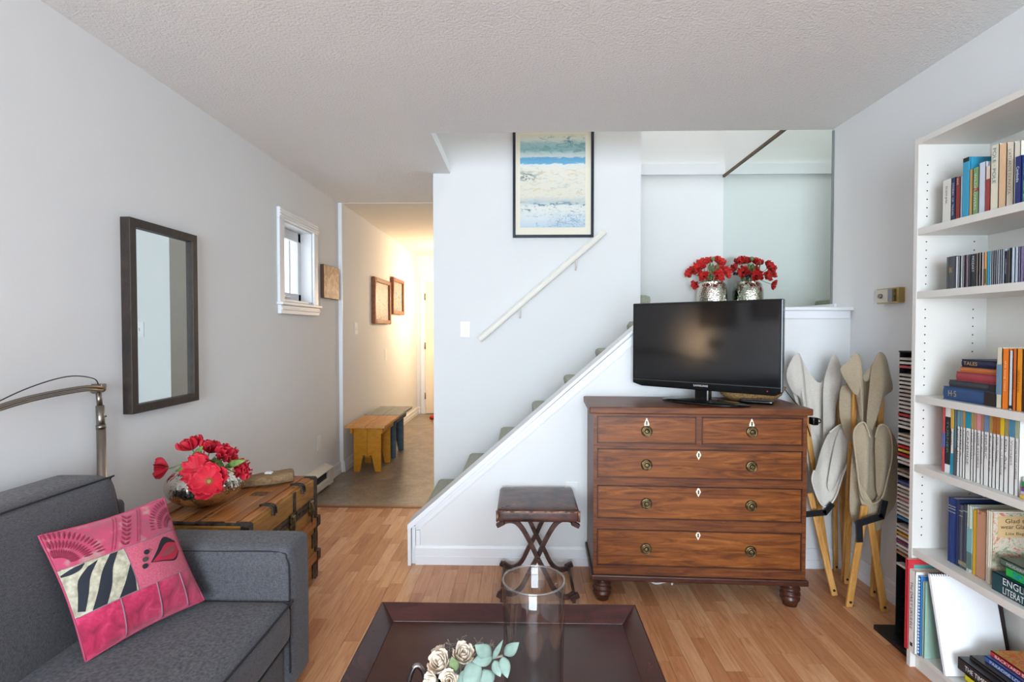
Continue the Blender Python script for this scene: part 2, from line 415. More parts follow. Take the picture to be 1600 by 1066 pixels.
# ceilings
mb = MB(); mb.box(XL-.1, XR+.02, YB-.1, 3.06, ZC, ZC+.06); mb.box(XL-.1, -.545, 3.06, YJ, ZC, ZC+.06)
struct(mb.build('ceiling', M['popcorn']))
struct(B('trim_2', -.5455, -.5405, 3.06, YPW, ZC+.0, ZC+.062, M['trim']))
struct(B('ceiling_hall', XH-.1, -.55, YJ, YHE, 2.436, 2.5, M['smooth_ceiling']))
mb = MB()   # upper ceiling with the skylight opening
for a in ((-1.35, -.25, 2.94, 4.83), (1.55, 1.9, 2.94, 4.83), (-.25, 1.55, 2.94, 3.15), (-.25, 1.55, 4.55, 4.83)): mb.box(a[0], a[1], a[2], a[3], 4.86, 4.95)
struct(mb.build('ceiling_upper', M['smooth_ceiling']))
# jog strip, baseboards, casings
struct(B('trim_3', XL, XH+.004, YJ-.012, YJ, 0, ZC, M['trim'], bevel=.002))
def baseboard(name, axis, a, sgn, u0, u1, h=.105):
    prof = [(0, 0), (.016, 0), (.016, h*.42), (.012, h*.46), (.012, h*.86), (.006, h), (0, h)]
    pts = [(a+sgn*p, z) for p, z in prof]
    return struct(MB().prism(pts, 1 if axis == 0 else 0, u0, u1).build(name, M['trim']))
baseboard('baseboard_left', 0, XL, 1, 4.37, YJ)
baseboard('baseboard_left_front', 0, XL, 1, YB, 2.85)
baseboard('baseboard_hall_left', 0, XH, 1, YJ, YHE)
baseboard('baseboard_right', 0, XR, -1, YB, YP-.014)
def bb_y(name, y, u0, u1, h=.105):
    prof = [(0, 0), (-.016, 0), (-.016, h*.42), (-.012, h*.46), (-.012, h*.86), (-.006, h), (0, h)]
    return struct(MB().prism([(y+p, z) for p, z in prof], 0, u0, u1).build(name, M['trim']))
bb_y('baseboard_panel', YP, -.60, XR)
bb_y('baseboard_hall_end', YHE, XH, -1.60)
# window on the left wall
win = struct(MB().prism([(WY0, WZ0), (WY1, WZ0), (WY1, WZ0+.012), (WY0, WZ0+.012)], 0, XL-T, XL+.0).build('window_1', M['trim']))
def casing(name, x0, x1, y0, y1, z0, z1): return B(name, x0, x1, y0, y1, z0, z1, M['trim'], win, bevel=.004)
casing('casing', XL, XL+.020, WY0-.075, WY0, 1.47, 2.06); casing('casing', XL, XL+.020, WY1, WY1+.075, 1.47, 2.06)
casing('casing_head', XL, XL+.022, WY0-.075, WY1+.075, 2.06, 2.135)
for k in range(3): casing('head_bead', XL+.02, XL+.030-.002*k, WY0-.075, WY1+.075, 2.075+k*.02, 2.086+k*.02)
casing('window_sill', XL, XL+.045, WY0-.085, WY1+.09, 1.470, 1.490)
casing('apron', XL, XL+.026, WY0-.072, WY1+.080, 1.408, 1.470); casing('apron_bead', XL+.026, XL+.034, WY0-.072, WY1+.08, 1.435, 1.45)
for nm, a in (('reveal', (XL-T, XL, WY0, WY0+.012, WZ0, WZ1)), ('reveal', (XL-T, XL, WY1-.012, WY1, WZ0, WZ1)), ('reveal', (XL-T, XL, WY0, WY1, WZ1-.012, WZ1))): casing(nm, *a)
xs0, xs1 = XL-.12, XL-.085
for nm, a in (('sash_stile', (xs0, xs1, WY0+.012, WY0+.06, WZ0+.012, WZ1-.012)), ('sash_stile', (xs0, xs1, WY1-.06, WY1-.012, WZ0+.012, WZ1-.012)), ('sash_rail', (xs0, xs1, WY0+.012, WY1-.012, WZ1-.085, WZ1-.012)), ('sash_rail', (xs0, xs1, WY0+.012, WY1-.012, WZ0+.012, WZ0+.075)),
              ('sash_mullion', (xs0-.02, xs0, 3.98, 4.01, WZ0+.05, WZ1-.05))): casing(nm, *a)
B('window_pane', xs0+.008, xs0+.012, WY0+.05, WY1-.05, WZ0+.07, WZ1-.08, M['pane'], win)
B('window_handle', xs1, xs1+.03, 3.78, 3.86, WZ0+.035, WZ0+.05, M['white'], win, bevel=.005)
# rear window (behind the camera): frame and mullions
rw = struct(B('window_2', -1.50, .80, YB-T, YB+.02, .27, .30, M['trim']))
for a in ((-1.50, -1.45, .3, 2.2), (.75, .80, .3, 2.2), (-.375, -.325, .3, 2.2), (-1.50, .80, 2.15, 2.2)): B('window_frame', a[0], a[1], YB-.10, YB-.05, a[2], a[3], M['trim'], rw)
# hall door
dr = struct(B('door_1', -1.515, -.72, YHE-.035, YHE+.0, .01, 2.04, M['doorpaint'], bevel=.004))
for z in (.28, 1.05, 1.80): MB().tube([(-1.518, YHE-.04, z-.05), (-1.518, YHE-.04, z+.05)], .008, 8).build('hinge', M['brass_old'], dr)
for a in ((.2, .95), (1.1, 1.9)): B('door_panel', -1.40, -.85, YHE-.040, YHE-.034, a[0], a[1], M['doorpaint'], dr, bevel=.005)
k = MB().tube([(-.80, YHE-.035, 1.0), (-.80, YHE-.075, 1.0), (-.80, YHE-.10, 1.0)], [.012, .012, .028], 14); k.build('door_knob', M['brass_old'], dr)
c1 = MB(); c1.box(-1.59, -1.515, YHE-.02, YHE, 0, 2.11); c1.box(-.72, -.667, YHE-.02, YHE, 0, 2.11); c1.box(-1.59, -.667, YHE-.022, YHE, 2.04, 2.115)
struct(c1.build('trim_4', M['trim']))

# ------------------------------------------------------------------ staircase
RZ, RUN, NX0 = .194, .2305, -.635
LAND = RZ*7
st = thing('staircase', 'carpeted staircase rising behind the white sloped panel to a landing', 'staircase', (.3, 3.4, 0))
y0, y1 = 2.99, YPW-.004
for n in range(6):
    xa = NX0+RUN*n; za, zb = RZ*n, RZ*(n+1)
    prof = [(xa+.03, za), (xa+.006, zb-.05), (xa, zb-.03), (xa+.005, zb-.010), (xa+.025, zb), (xa+RUN+.06, zb), (xa+RUN+.06, za)]
    MB().prism(prof, 1, y0, y1).build('step', M['carpet'], st)
xa = NX0+RUN*6
struct(MB().prism([(xa+.03, LAND-.25), (xa, LAND-.03), (xa+.02, LAND), (XR-.002, LAND), (XR-.002, LAND-.25)], 1, y0, YF-.002).build('floor_landing', M['carpet']))
st2 = thing('staircase', 'upper flight of carpeted stairs turning behind the picture wall', 'staircase', (.5, 4.3, LAND))
for n in range(2):
    xa = .95-.23*n; za = LAND+.2*n
    MB().prism([(xa-.02, za), (xa, za+.165), (xa-.006, za+.19), (xa-.035, za+.20), (xa-.60+.23*n, za+.20), (xa-.60+.23*n, za)], 1, YPW+.125, YF-.004).build('step', M['carpet'], st2)
# knee wall beside the stairs
def zs(x): return .226+(x+.642)*.8722
XT = -.642+(1.405-.226)/.8722
struct(MB().prism([(-.625, 0), (XR, 0), (XR, 1.40), (XT, 1.40), (-.625, zs(-.625)-.022)], 1, YP, 2.985).build('wall_stair', M['wall_stair']))
# sloped cap board, level cap, front mouldings
sl = math.hypot(1, .8722); ux, uz = 1/sl, .8722/sl
def slope_pts(o0, o1, xa, xb):
    """band between perpendicular offsets below the slope line"""
    return [(xa, zs(xa)-o0*sl), (xb, zs(xb)-o0*sl), (xb, zs(xb)-o1*sl), (xa, zs(xa)-o1*sl)]
struct(MB().prism([(-.642, .226), (XT, 1.405), (XT+.02, 1.42), (XT+.012, 1.400), (-.628, .200), (-.642, .200)], 1, 2.845, 3.0).build('trim_5', M['trim'], bevel=.002))
struct(MB().box(XT+.0, XR-.004, 2.84, 3.0, 1.402, 1.420).build('trim_6', M['trim'], bevel=.003))
struct(MB().box(XT+.03, XR-.01, 2.858, YP, 1.358, 1.402).build('trim_7', M['trim'], bevel=.004))
mb = MB(); mb.prism(slope_pts(.022, .042, -.60, XT+.03), 1, 2.856, YP); mb.prism(slope_pts(.042, .062, -.585, XT+.04), 1, 2.862, YP); mb.prism(slope_pts(.062, .068, -.58, XT+.04), 1, 2.866, YP)
struct(mb.build('trim_8', M['trim'], bevel=.0015))
mb = MB(); mb.box(-.640, -.622, 2.845, 2.99, 0, .205); mb.box(-.618, -.60, 2.858, YP, .09, .215); mb.box(-.598, -.575, 2.863, YP, .105, .19)
struct(mb.build('trim_9', M['trim'], bevel=.002))
# stairwell: band on the far wall, wall mirror with brown channel, landing skirting
struct(B('trim_10', 0, XR, YF-.02, YF, 2.66, 2.755, M['trim']))
mir = thing('mirror_panel', 'large frameless mirror sheet covering the stair landing side wall', 'mirror', (XR, 3.88, 1.44))
B('mirror_glass', XR-.006, XR-.0005, 3.05, YF-.001, 1.445, 2.640, M['mirror'], mir)
B('top_channel', XR-.014, XR-.0005, 3.065, YF-.001, 2.638, 2.660, wood('brown_channel', ['3b2b1b', '6b5233'], (3,3,3), 8, .5), mir)
B('edge_channel', XR-.010, XR-.0005, 3.042, 3.052, 1.445, 2.43, pbr('grey_channel', '8d9390', .4, .6), mir)
struct(B('baseboard_landing', XR-.016, XR-.0005, 3.0, YF, LAND, 1.445, M['trim']))
# handrail
hr = thing('handrail', 'white wooden handrail sloping up the wall below the seascape', 'handrail', tuple(PY(748, 534, 3.79)))
a, b_ = PY(749, 531, 3.785), PY(945, 362, 3.785)
d = (b_-a).normalized(); up_ = Vector((0, 1, 0)).cross(d)*-1
mb = MB(); N = 12; L = (b_-a).length
prof = [(-.026, -.020), (.026, -.020), (.030, -.006), (.030, .010), (.018, .022), (-.018, .022), (-.030, .010), (-.030, -.006)]
up_ = d.cross(Vector((0, 1, 0))); up_ = up_ if up_.z > 0 else -up_
vs = [a+Vector((0, 1, 0))*p[0]*.8+up_*p[1] for p in prof]+[b_+Vector((0, 1, 0))*p[0]*.8+up_*p[1] for p in prof]
n = len(prof); mb.add(vs, [tuple(range(n)), tuple(reversed(range(n, 2*n)))]+[(i, n+i, n+(i+1) % n, (i+1) % n) for i in range(n)])
M['rail'] = pbr('cream_rail', 'e3ded3', .4)
mb.build('rail', M['rail'], hr, bevel=.003)
for f in (.31, .76):
    q = a+(b_-a)*f-up_*.02
    MB().tube(catmull([q, q-Vector((0, 0, .035)), q+Vector((0, .03, -.06)), q+Vector((0, .062, -.065))], 4), .006, 8).build('bracket', M['rail'], hr)

# ------------------------------------------------------------------ plates on the walls
def plate(name, label, cat, c, n, w, h, kind):
    """c centre on wall, n normal axis (0 x+,1 y-) """
    c = Vector(c)
    t = thing(name, label, cat, tuple(c))
    if n == 0: pb = lambda a0, a1, z0, z1, d0, d1: (c.x+d0, c.x+d1, c.y+a0, c.y+a1, c.z+z0, c.z+z1)
    else: pb = lambda a0, a1, z0, z1, d0, d1: (c.x+a0, c.x+a1, c.y-d1, c.y-d0, c.z+z0, c.z+z1)
    B('plate', *pb(-w/2, w/2, -h/2, h/2, -.001, .006), M['white'], t, bevel=.002)
    if kind == 'switch': B('toggle', *pb(-.006, .006, -.012, .012, .006, .016), M['white'], t, bevel=.002)
    elif kind == 'outlet':
        for z in (-.02, .02): B('socket', *pb(-.016, .016, z-.013, z+.013, .006, .008), M['white'], t, bevel=.002)
    return t
plate('light_switch', 'white toggle light switch below the start of the handrail', 'switch', PY(727, 515, YPW), 1, .072, .115, 'switch')
plate('wall_outlet', 'white outlet plate on the left wall above the baseboard heater', 'outlet', PX(498, 692, XL), 0, .072, .115, 'outlet')
plate('wall_outlet', 'white outlet plate on the stair panel behind the leather stool', 'outlet', PY(893, 770, YP), 1, .072, .115, 'outlet')
plate('light_switch', 'white switch plate on the hall wall before the two framed pictures', 'switch', (XH, 5.1, 1.31), 0, .072, .115, 'switch')
plate('hall_sensor', 'small white control on the hall wall below the framed pictures', 'wall control', (XH, 6.18, 1.0), 0, .07, .13, 'outlet')
# thermostat
c = (PX(1380, 452, XR)+PX(1414, 473, XR))/2
t = thing('thermostat', 'old brass thermostat box on the right wall beside the bookcase', 'thermostat', tuple(c))
B('case', XR-.032, XR, c.y-.075, c.y+.075, c.z-.036, c.z+.036, M['brassbox'], t, bevel=.003)
B('face', XR-.036, XR-.031, c.y-.01, c.y+.070, c.z-.031, c.z+.031, pbr('thermostat_face', 'd3cdbd', .4), t)
B('scale', XR-.0365, XR-.031, c.y-.04, c.y-.012, c.z-.030, c.z+.030, pbr('thermostat_scale', '8b9097', .4), t)
MB().tube([(XR-.034, c.y+.035, c.z), (XR-.046, c.y+.035, c.z)], .011, 14).build('dial', M['brushed'], t)
B('lever', XR-.04, XR-.03, c.y-.060, c.y-.054, c.z-.03, c.z+.03, M['brass_old'], t)

# ------------------------------------------------------------------ baseboard heaters
def heater(name, label, x0, y0, y1):
    t = thing(name, label, 'heater', (x0, (y0+y1)/2, 0))
    m1 = pbr('heater_enamel', 'ded8cd', .4)
    MB().prism([(x0, .015), (x0+.062, .015), (x0+.070, .03), (x0+.070, .070), (x0+.058, .078), (x0, .078)], 1, y0, y1-.10).build('front_panel', m1, t)
    B('back_panel', x0, x0+.012, y0, y1, .015, .175, m1, t)
    MB().prism([(x0, .160), (x0+.072, .142), (x0+.074, .148), (x0, .178)], 1, y0, y1).build('top_cover', m1, t)
    el = MB(); el.tube([(x0+.036, y0+.01, .105), (x0+.036, y1-.10, .105)], .007, 8)
    yy = y0+.02
    while yy < y1-.12: el.box(x0+.016, x0+.056, yy, yy+.0012, .080, .128); yy += .012
    el.build('heating_element', pbr('heater_fins', '6d6a66', .5, .8), t)
    B('end_cap', x0, x0+.070, y1-.10, y1, .015, .150, m1, t, bevel=.004)
    return t
heater('baseboard_heater', 'cream electric baseboard heater along the left wall beyond the trunk', XL, 2.9, 4.36)
heater('baseboard_heater', 'cream baseboard heater on the hall wall beside the blue bench', XH, 5.3, 6.6)

# ================================================================== ON THE WALLS
# mirror on the left wall
my0, my1, mz0, mz1, mx = 2.146, 2.595, .945, 1.768, XL+.042
t = thing('wall_mirror', 'tall rectangular mirror in a black-brown frame on the left wall', 'mirror', (XL, 2.37, mz0))
fw_ = .036
for nm, a in (('frame_stile', (my0, my0+fw_, mz0, mz1)), ('frame_stile', (my1-fw_, my1, mz0, mz1)), ('frame_rail', (my0+fw_, my1-fw_, mz1-fw_, mz1)), ('frame_rail', (my0+fw_, my1-fw_, mz0, mz0+fw_))):
    B(nm, XL, mx, *a, M['frame_black'], t, bevel=.0015)
B('mirror_glass', XL+.004, XL+.024, my0+fw_-.004, my1-fw_+.004, mz0+fw_-.004, mz1-fw_+.004, M['hallmirror'], t)
# small unframed painting by the jog
def art_mat(name, cols, sc=(3,3,6), dist=2.5, ns=2.2):
    m, nt, b = newmat(name); f = noi(nt, coords(nt, sc), ns, 6, .65, dist)
    nt.links.new(ramp(nt, f, [(.28+.44*i/(len(cols)-1), c) for i, c in enumerate(cols)]), b.inputs['Base Color']); b.inputs['Roughness'].default_value = .5; return m
t = thing('small_painting', 'small unframed brown painting between the window and the hall corner', 'painting', (XL, 4.45, 1.56))
B('canvas', XL, XL+.03, 4.285, 4.635, 1.562, 1.838, pbr('canvas_edge', '5a3d28', .7), t)
B('picture', XL+.03, XL+.0315, 4.287, 4.633, 1.564, 1.836, art_mat('brown_painting', ['7a5338', '9b6f4c', 'b48a63', 'dcb690', 'c8793f'], (5, 5, 4)), t)
# framed pictures in the hall
def hall_frame(label, y0, y1, z0, z1, m):
    t = thing('framed_picture', label, 'picture', (XH, (y0+y1)/2, z0))
    w = .05; fm = wood('walnut_frame', ['5f3217', '874a22', '9c5c2e'], (6, 6, 6), 4, .35)
    for nm, a in (('frame_stile', (y0, y0+w, z0, z1)), ('frame_stile', (y1-w, y1, z0, z1)), ('frame_rail', (y0+w, y1-w, z1-w, z1)), ('frame_rail', (y0+w, y1-w, z0, z0+w))):
        B(nm, XH, XH+.045, *a, fm, t, bevel=.012)
    B('picture', XH, XH+.02, y0+w-.005, y1-w+.005, z0+w-.005, z1-w+.005, m, t)
hall_frame('wood-framed landscape, the larger and nearer of two in the hall', 5.62, 6.30, 1.362, 1.873, art_mat('garden_picture', ['5d5c3c', '8b8a5c', 'c9bfae', 'b994a0', '7f8190'], (3, 3, 5)))
hall_frame('wood-framed dark landscape, the smaller picture nearer the hall door', 6.42, 7.0, 1.49, 1.95, art_mat('valley_picture', ['3a4350', '5c6a78', '8d9aa2', 'a59a4e', '4c4a2c'], (3, 3, 5)))
# seascape
m, nt, b = newmat('seascape_watercolour')
tc = nt.nodes.new('ShaderNodeTexCoord'); sp = nt.nodes.new('ShaderNodeSeparateXYZ'); nt.links.new(tc.outputs['Generated'], sp.inputs[0])
vz = sp.outputs['Z']; vx = sp.outputs['X']
def mth(op, a, b2=None, c2=None):
    n = nt.nodes.new('ShaderNodeMath'); n.operation = op
    for k, q in enumerate((a, b2, c2)):
        if q is None: continue
        if isinstance(q, (int, float)): n.inputs[k].default_value = q
        else: nt.links.new(q, n.inputs[k])
    return n.outputs[0]
f1 = noi(nt, coords(nt, (3, 1, 14), kind='Generated'), 2.2, 6, .6, 1.0); f2 = noi(nt, coords(nt, (2.5, 1, 9), kind='Generated'), 2.4, 8, .68, 1.6); f3 = noi(nt, coords(nt, (16, 1, 18), kind='Generated'), 4, 5, .7, 1.5)
zz = mth('ADD', vz, mth('MULTIPLY', mth('SUBTRACT', f1, .5), .09))
base = ramp(nt, zz, [(0, 'b9cbd6'), (.10, 'd3d9da'), (.22, 'dfe0d8'), (.27, 'b4c3c5'), (.33, 'ddd8c8'), (.62, 'e4dfd0'), (.675, 'dfe3e0'), (.685, '6fb0d2'), (.745, '5fa3cb'), (.755, 'cfd7d5'), (.80, 'b7cccb'), (.83, '86aeb3'), (.90, '9fbfc0'), (.94, 'd9dfd0'), (1, 'e2dcc4')])
def over(prev, mask, colr):
    mx = nd(nt, 'ShaderNodeMix', data_type='RGBA'); nt.links.new(mask, mx.inputs[0]); nt.links.new(prev, mx.inputs[6])
    mx.inputs[7].default_value = lin(colr); return mx.outputs[2]
def soft(v_, lo, hi, w=.05):
    a = nd(nt, 'ShaderNodeMapRange', interpolation_type='SMOOTHSTEP'); a.inputs[1].default_value = lo-w; a.inputs[2].default_value = lo+w; nt.links.new(v_, a.inputs[0])
    c = nd(nt, 'ShaderNodeMapRange', interpolation_type='SMOOTHSTEP'); c.inputs[1].default_value = hi-w; c.inputs[2].default_value = hi+w; c.inputs[3].default_value = 1; c.inputs[4].default_value = 0; nt.links.new(v_, c.inputs[0])
    return mth('MULTIPLY', a.outputs[0], c.outputs[0])
xx = mth('ADD', vx, mth('MULTIPLY', mth('SUBTRACT', f2, .5), .5))
def band(z0, z1, src, thr, gain=12, xr=None):
    w = soft(zz, z0, z1, .03)
    if xr: w = mth('MULTIPLY', w, soft(xx, xr[0]-.001, xr[1]+.001 if xr[1] < 1 else 2, .12))
    g = nt.nodes.new('ShaderNodeClamp'); nt.links.new(mth('MULTIPLY', mth('SUBTRACT', src, thr), gain), g.inputs[0]); return mth('MULTIPLY', w, g.outputs[0])
c0 = over(base, band(.80, .97, f2, .50, 10, (.35, 1)), '4f838a'); c0 = over(c0, band(.80, .90, f2, .52, 10), '7fa69c')
c0 = over(c0, band(.50, .60, f2, .48, 14, (0, .28)), '2f5560'); c0 = over(c0, band(.17, .27, f2, .52, 14), '4a7384')
c0 = over(c0, band(.28, .66, f2, .54, 8), 'b3c0bd'); c0 = over(c0, band(.0, .13, f3, .52, 14, (.45, 1)), '4d84a6'); c0 = over(c0, band(.0, .15, f2, .55, 10), '86aac2')
c0 = over(c0, band(.28, .64, f1, .55, 8), 'd6c6a4')
nt.links.new(c0, b.inputs['Base Color']); b.inputs['Roughness'].default_value = .55; M['seascape'] = m
ax0, ax1, az0, az1 = -.083, .503, 1.968, 2.80
t = thing('seascape_picture', 'blue and cream seascape watercolour in a thin black frame above the handrail', 'picture', (.21, YPW, az0))
w = .02; fm = pbr('navy_black_frame', '1c1f2c', .25)
for nm, a in (('frame_stile', (ax0, ax0+w, az0, az1)), ('frame_stile', (ax1-w, ax1, az0, az1)), ('frame_rail', (ax0+w, ax1-w, az1-w, az1)), ('frame_rail', (ax0+w, ax1-w, az0, az0+w))):
    B(nm, a[0], a[1], YPW-.024, YPW-.001, a[2], a[3], fm, t, bevel=.002)
B('mat_board', ax0+w, ax1-w, YPW-.012, YPW-.001, az0+w, az1-w, pbr('cream_mat', 'e9e3cf', .7), t)
B('print', -.030, .442, YPW-.0135, YPW-.012, 2.042, 2.715, M['seascape'], t)
# two pictures above the sofa (seen only mirrored in the television)
for i, (y0, y1, z0, z1, lb) in enumerate(((.62, 1.02, 1.32, 1.72, 'square framed picture above the sofa, nearer the lamp'), (.02, .42, 1.40, 1.80, 'square framed picture above the sofa, farther from the lamp'))):
    t = thing('framed_print', lb, 'picture', (XL, (y0+y1)/2, z0)); w = .03
    for nm, a in (('frame_stile', (y0, y0+w, z0, z1)), ('frame_stile', (y1-w, y1, z0, z1)), ('frame_rail', (y0+w, y1-w, z1-w, z1)), ('frame_rail', (y0+w, y1-w, z0, z0+w))): B(nm, XL, XL+.025, *a, M['mahog_dark'], t)
    B('print', XL, XL+.012, y0+w, y1-w, z0+w, z1-w, art_mat('muted_print', ['6d6152', '8a7c68', 'a79a84'], (4, 4, 4)), t)

# ================================================================== HALL BENCHES
def bench(label, x0, x1, y0, y1, H, body, top, lx0, lx1, ly0, ly1):
    t = thing('wooden_bench', label, 'bench', ((x0+x1)/2, (y0+y1)/2, 0)); xm = (x0+x1)/2
    B('top_board', x0, xm-.002, y0, y1, H-.025, H, top, t, bevel=.003); B('top_board', xm+.002, x1, y0, y1, H-.025, H, top, t, bevel=.003)
    for xx in (lx0-.022, lx1): B('apron', xx, xx+.022, ly0-.03, ly1+.03, H-.085, H-.025, body, t, bevel=.002)
    for yy in (ly0, ly1-.022):
        w = lx1-lx0; c = (lx0+lx1)/2
        prof = [(lx0, 0), (lx0+w*.25, 0), (lx0+w*.36, .15), (lx0+w*.64, .15), (lx0+w*.75, 0), (lx1, 0), (lx1, H-.025), (lx0, H-.025)]
        MB().prism([(lx0, 0), (lx0+w*.22, 0), (lx0+w*.34, .15), (c-.001, .15), (c-.001, H-.025), (lx0, H-.025)], 1, yy, yy+.022).build('leg_board', body, t, bevel=.002)
        MB().prism([(lx1, 0), (lx1, H-.025), (c+.001, H-.025), (c+.001, .15), (lx1-w*.34, .15), (lx1-w*.22, 0)], 1, yy, yy+.022).build('leg_board', body, t, bevel=.002)
    B('stretcher', c-.02, c+.02, ly0+.01, ly1-.01, .13, .152, body, t)
bench('mustard yellow wooden bench with worn orange top in the hall', -1.60, -1.245, 4.64, 5.20, .44, M['yellowpaint'], M['yellowtop'], -1.555, -1.305, 4.73, 5.08)
bench('slate blue wooden bench with worn grey top behind the yellow one', -1.60, -1.245, 5.21, 5.80, .445, M['bluepaint'], M['bluetop'], -1.555, -1.30, 5.26, 5.62)
# red thing on the hall floor by the door
c = PZ(677, 655, 0); mb = MB()
mb.rbox(c.x-.05, c.x+.16, c.y-.05, c.y+.06, 0, .055, .025); tag(mb.build('slipper', pbr('red_felt', 'c23324', .8), weld=True), 'small red slipper on the hall floor by the far door', 'slipper')

# hall lamp round the corner, on the wall that backs the stairs
m, nt, b = newmat('lit_frosted_glass'); b.inputs['Base Color'].default_value = lin('fff0d8'); b.inputs['Emission Color'].default_value = (1, .72, .45, 1); b.inputs['Emission Strength'].default_value = 8
for (y, z, pw, lb) in ((7.15, 1.55, 21, 'frosted glass wall lamp at the far end of the hall'),):
    x = -.667
    t = thing('wall_lamp', lb, 'lamp', (x, y, z))
    MB().tube([(x, y, z), (x-.015, y, z)], .045, 20).build('wall_plate', M['brass_old'], t)
    MB().tube(catmull([(x-.01, y, z), (x-.05, y, z-.02), (x-.062, y, z+.01)], 5), .006, 8).build('arm', M['brass_old'], t)
    MB().lathe([(.022, .0), (.034, .02), (.042, .07), (.046, .10), (.044, .10), (.036, .06), (.02, .01)], (x-.062, y, z+.01), 20).build('glass_shade', m, t)
    l = bpy.data.lights.new('hall_lamp_offscreen', 'POINT'); l.energy = pw; l.color = (1, .74, .48); l.shadow_soft_size = .06
    o = bpy.data.objects.new('hall_lamp_offscreen', l); col.objects.link(o); o.location = (x-.14, y, z+.14)

# ================================================================== DRESSER
def dresser():
    D = thing('chest_of_drawers', 'mahogany chest of drawers with brass ring pulls and turned feet', 'dresser', (.815, 2.455, 0), R(-2.4))
    L = lambda mb, n, m, p=D, **k: mb.build(n, m, p, local=True, **k)
    W = .487
    c = MB(); c.box(-W, W, .016, .380, .14, .905)
    c.box(-W, -.470, 0, .016, .14, .905); c.box(.470, W, 0, .016, .14, .905)
    for z0, z1 in ((.892, .905), (.739, .763), (.565, .600), (.357, .405), (.14, .181)): c.box(-.47, .47, .001, .016, z0, z1)
    c.box(-.0105, .0125, .001, .016, .763, .892)
    L(c, 'carcass', M['mahog'])
    L(MB().box(-.508, .508, -.014, .388, .905, .937), 'top', M['mahog'], bevel=.005)
    L(MB().box(-W-.012, W+.012, -.012, .380, .112, .14), 'base_moulding', M['mahog_dark'], bevel=.006)
    prof = [(.040, .115), (.041, .105), (.030, .100), (.030, .094), (.043, .088), (.045, .080), (.036, .074), (.036, .070), (.045, .064), (.046, .056), (.037, .051), (.037, .047), (.044, .040), (.043, .030), (.034, .016), (.030, .0)]
    for x in (-.44, .44):
        for y in (.048, .345): L(MB().lathe(list(reversed(prof)), (x, y, 0), 20), 'foot', M['mahog_dark'])
    def drawer(x0, x1, z0, z1, pulls, esc):
        d = L(MB().box(x0+.003, x1-.003, .004, .10, z0+.003, z1-.003), 'drawer', M['mahog_front'], bevel=.002)
        bead = MB()
        for a in ((x0, x1, z0, z0+.005), (x0, x1, z1-.005, z1), (x0, x0+.005, z0, z1), (x1-.005, x1, z0, z1)): bead.box(a[0], a[1], -.001, .010, a[2], a[3])
        L(bead, 'beading', M['mahog_dark'], d)
        for (x, z) in pulls:
            n = 20
            bp = MB().tube([(x, .005, z), (x, -.003, z), (x, -.006, z)], [.026, .026, .020], 20); L(bp, 'backplate', M['brass_old'], d)
            L(MB().tube([(x+.017*math.cos(2*math.pi*i/n), -.010, z-.003+.019*math.sin(2*math.pi*i/n)) for i in range(n)], .0032, 8, closed=True), 'ring_pull', M['brass_old'], d)
            L(MB().tube([(x, -.004, z), (x, -.010, z), (x, -.014, z)], [.011, .012, .006], 12), 'boss', M['brass_old'], d)
        for (x, z, kite) in esc:
            pts = [(x, z+.024), (x+.0115, z), (x, z-.024), (x-.0115, z)] if not kite else [(x, z+.026), (x+.012, z-.006), (x+.009, z-.022), (x-.009, z-.022), (x-.012, z-.006)]
            e = L(MB().prism(pts, 1, .002, .006), 'escutcheon', M['ivory'], d)
            L(MB().prism([(x-.003, z-.010), (x+.003, z-.010), (x+.003, z+.006), (x, z+.010), (x-.003, z+.006)], 1, .0005, .004), 'keyhole_shade', M['iron'], d)  # solid dark plate: its colour stands in for shade inside the lock opening
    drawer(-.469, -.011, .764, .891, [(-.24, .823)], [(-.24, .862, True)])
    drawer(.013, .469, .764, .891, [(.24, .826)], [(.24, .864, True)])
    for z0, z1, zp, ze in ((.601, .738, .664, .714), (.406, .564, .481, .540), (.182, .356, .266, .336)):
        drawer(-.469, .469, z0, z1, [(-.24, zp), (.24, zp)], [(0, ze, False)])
dresser()
DT = .937
# ------------------------------------------------------------------ television
TVA = -38.4
t = TV = thing('television', 'black flat-screen television on an oval stand on the dresser', 'television', (.868, 2.585, DT), R(TVA))
L = lambda mb, n, m, p=t, **k: mb.build(n, m, p, local=True, **k)
hw, zb, zt = .362, .070, .500
L(MB().prism([(-hw, zb+.012), (-hw+.05, zb-.002), (hw-.03, zb-.006), (hw, zb+.010), (hw, zt), (-hw, zt)], 1, -.012, .028), 'casing', M['tvblack'], bevel=.004)
L(MB().box(-.24, .24, .028, .075, zb+.05, zt-.06), 'back_housing', M['tvblack'], bevel=.02)
L(MB().box(-hw+.014, hw-.014, -.0135, -.011, zb+.040, zt-.014), 'screen', M['tvscreen'])
bz = MB(); bz.box(-hw+.004, hw-.004, -.0145, -.012, zb+.030, zb+.0335); L(bz, 'chrome_line', pbr('tv_chrome', '77787c', .2, 1))
lettering('SAMSUNG', (-.035, -.0125, zb+.014), (1,0,0), (0,0,1), .07, .009, pbr('tv_logo', 'd8d9dc', .3), t, True)
L(MB().lathe([(.006, 0), (.006, .002)], (0, 0, 0), 8).tube([(hw-.06, -.0125, zb+.014), (hw-.06, -.0135, zb+.014)], .003, 8), 'standby_light', pbr('standby_red', 'b01515', .3))
L(MB().box(-.035, .035, .0, .05, .010, .10), 'neck', M['tvblack'], bevel=.008)
L(MB().lathe([(.20, .0), (.215, .003), (.215, .006), (.16, .012), (.06, .020), (0, .021)], (0, .045, 0), 40, sy=.52), 'stand_base', M['tvblack'])
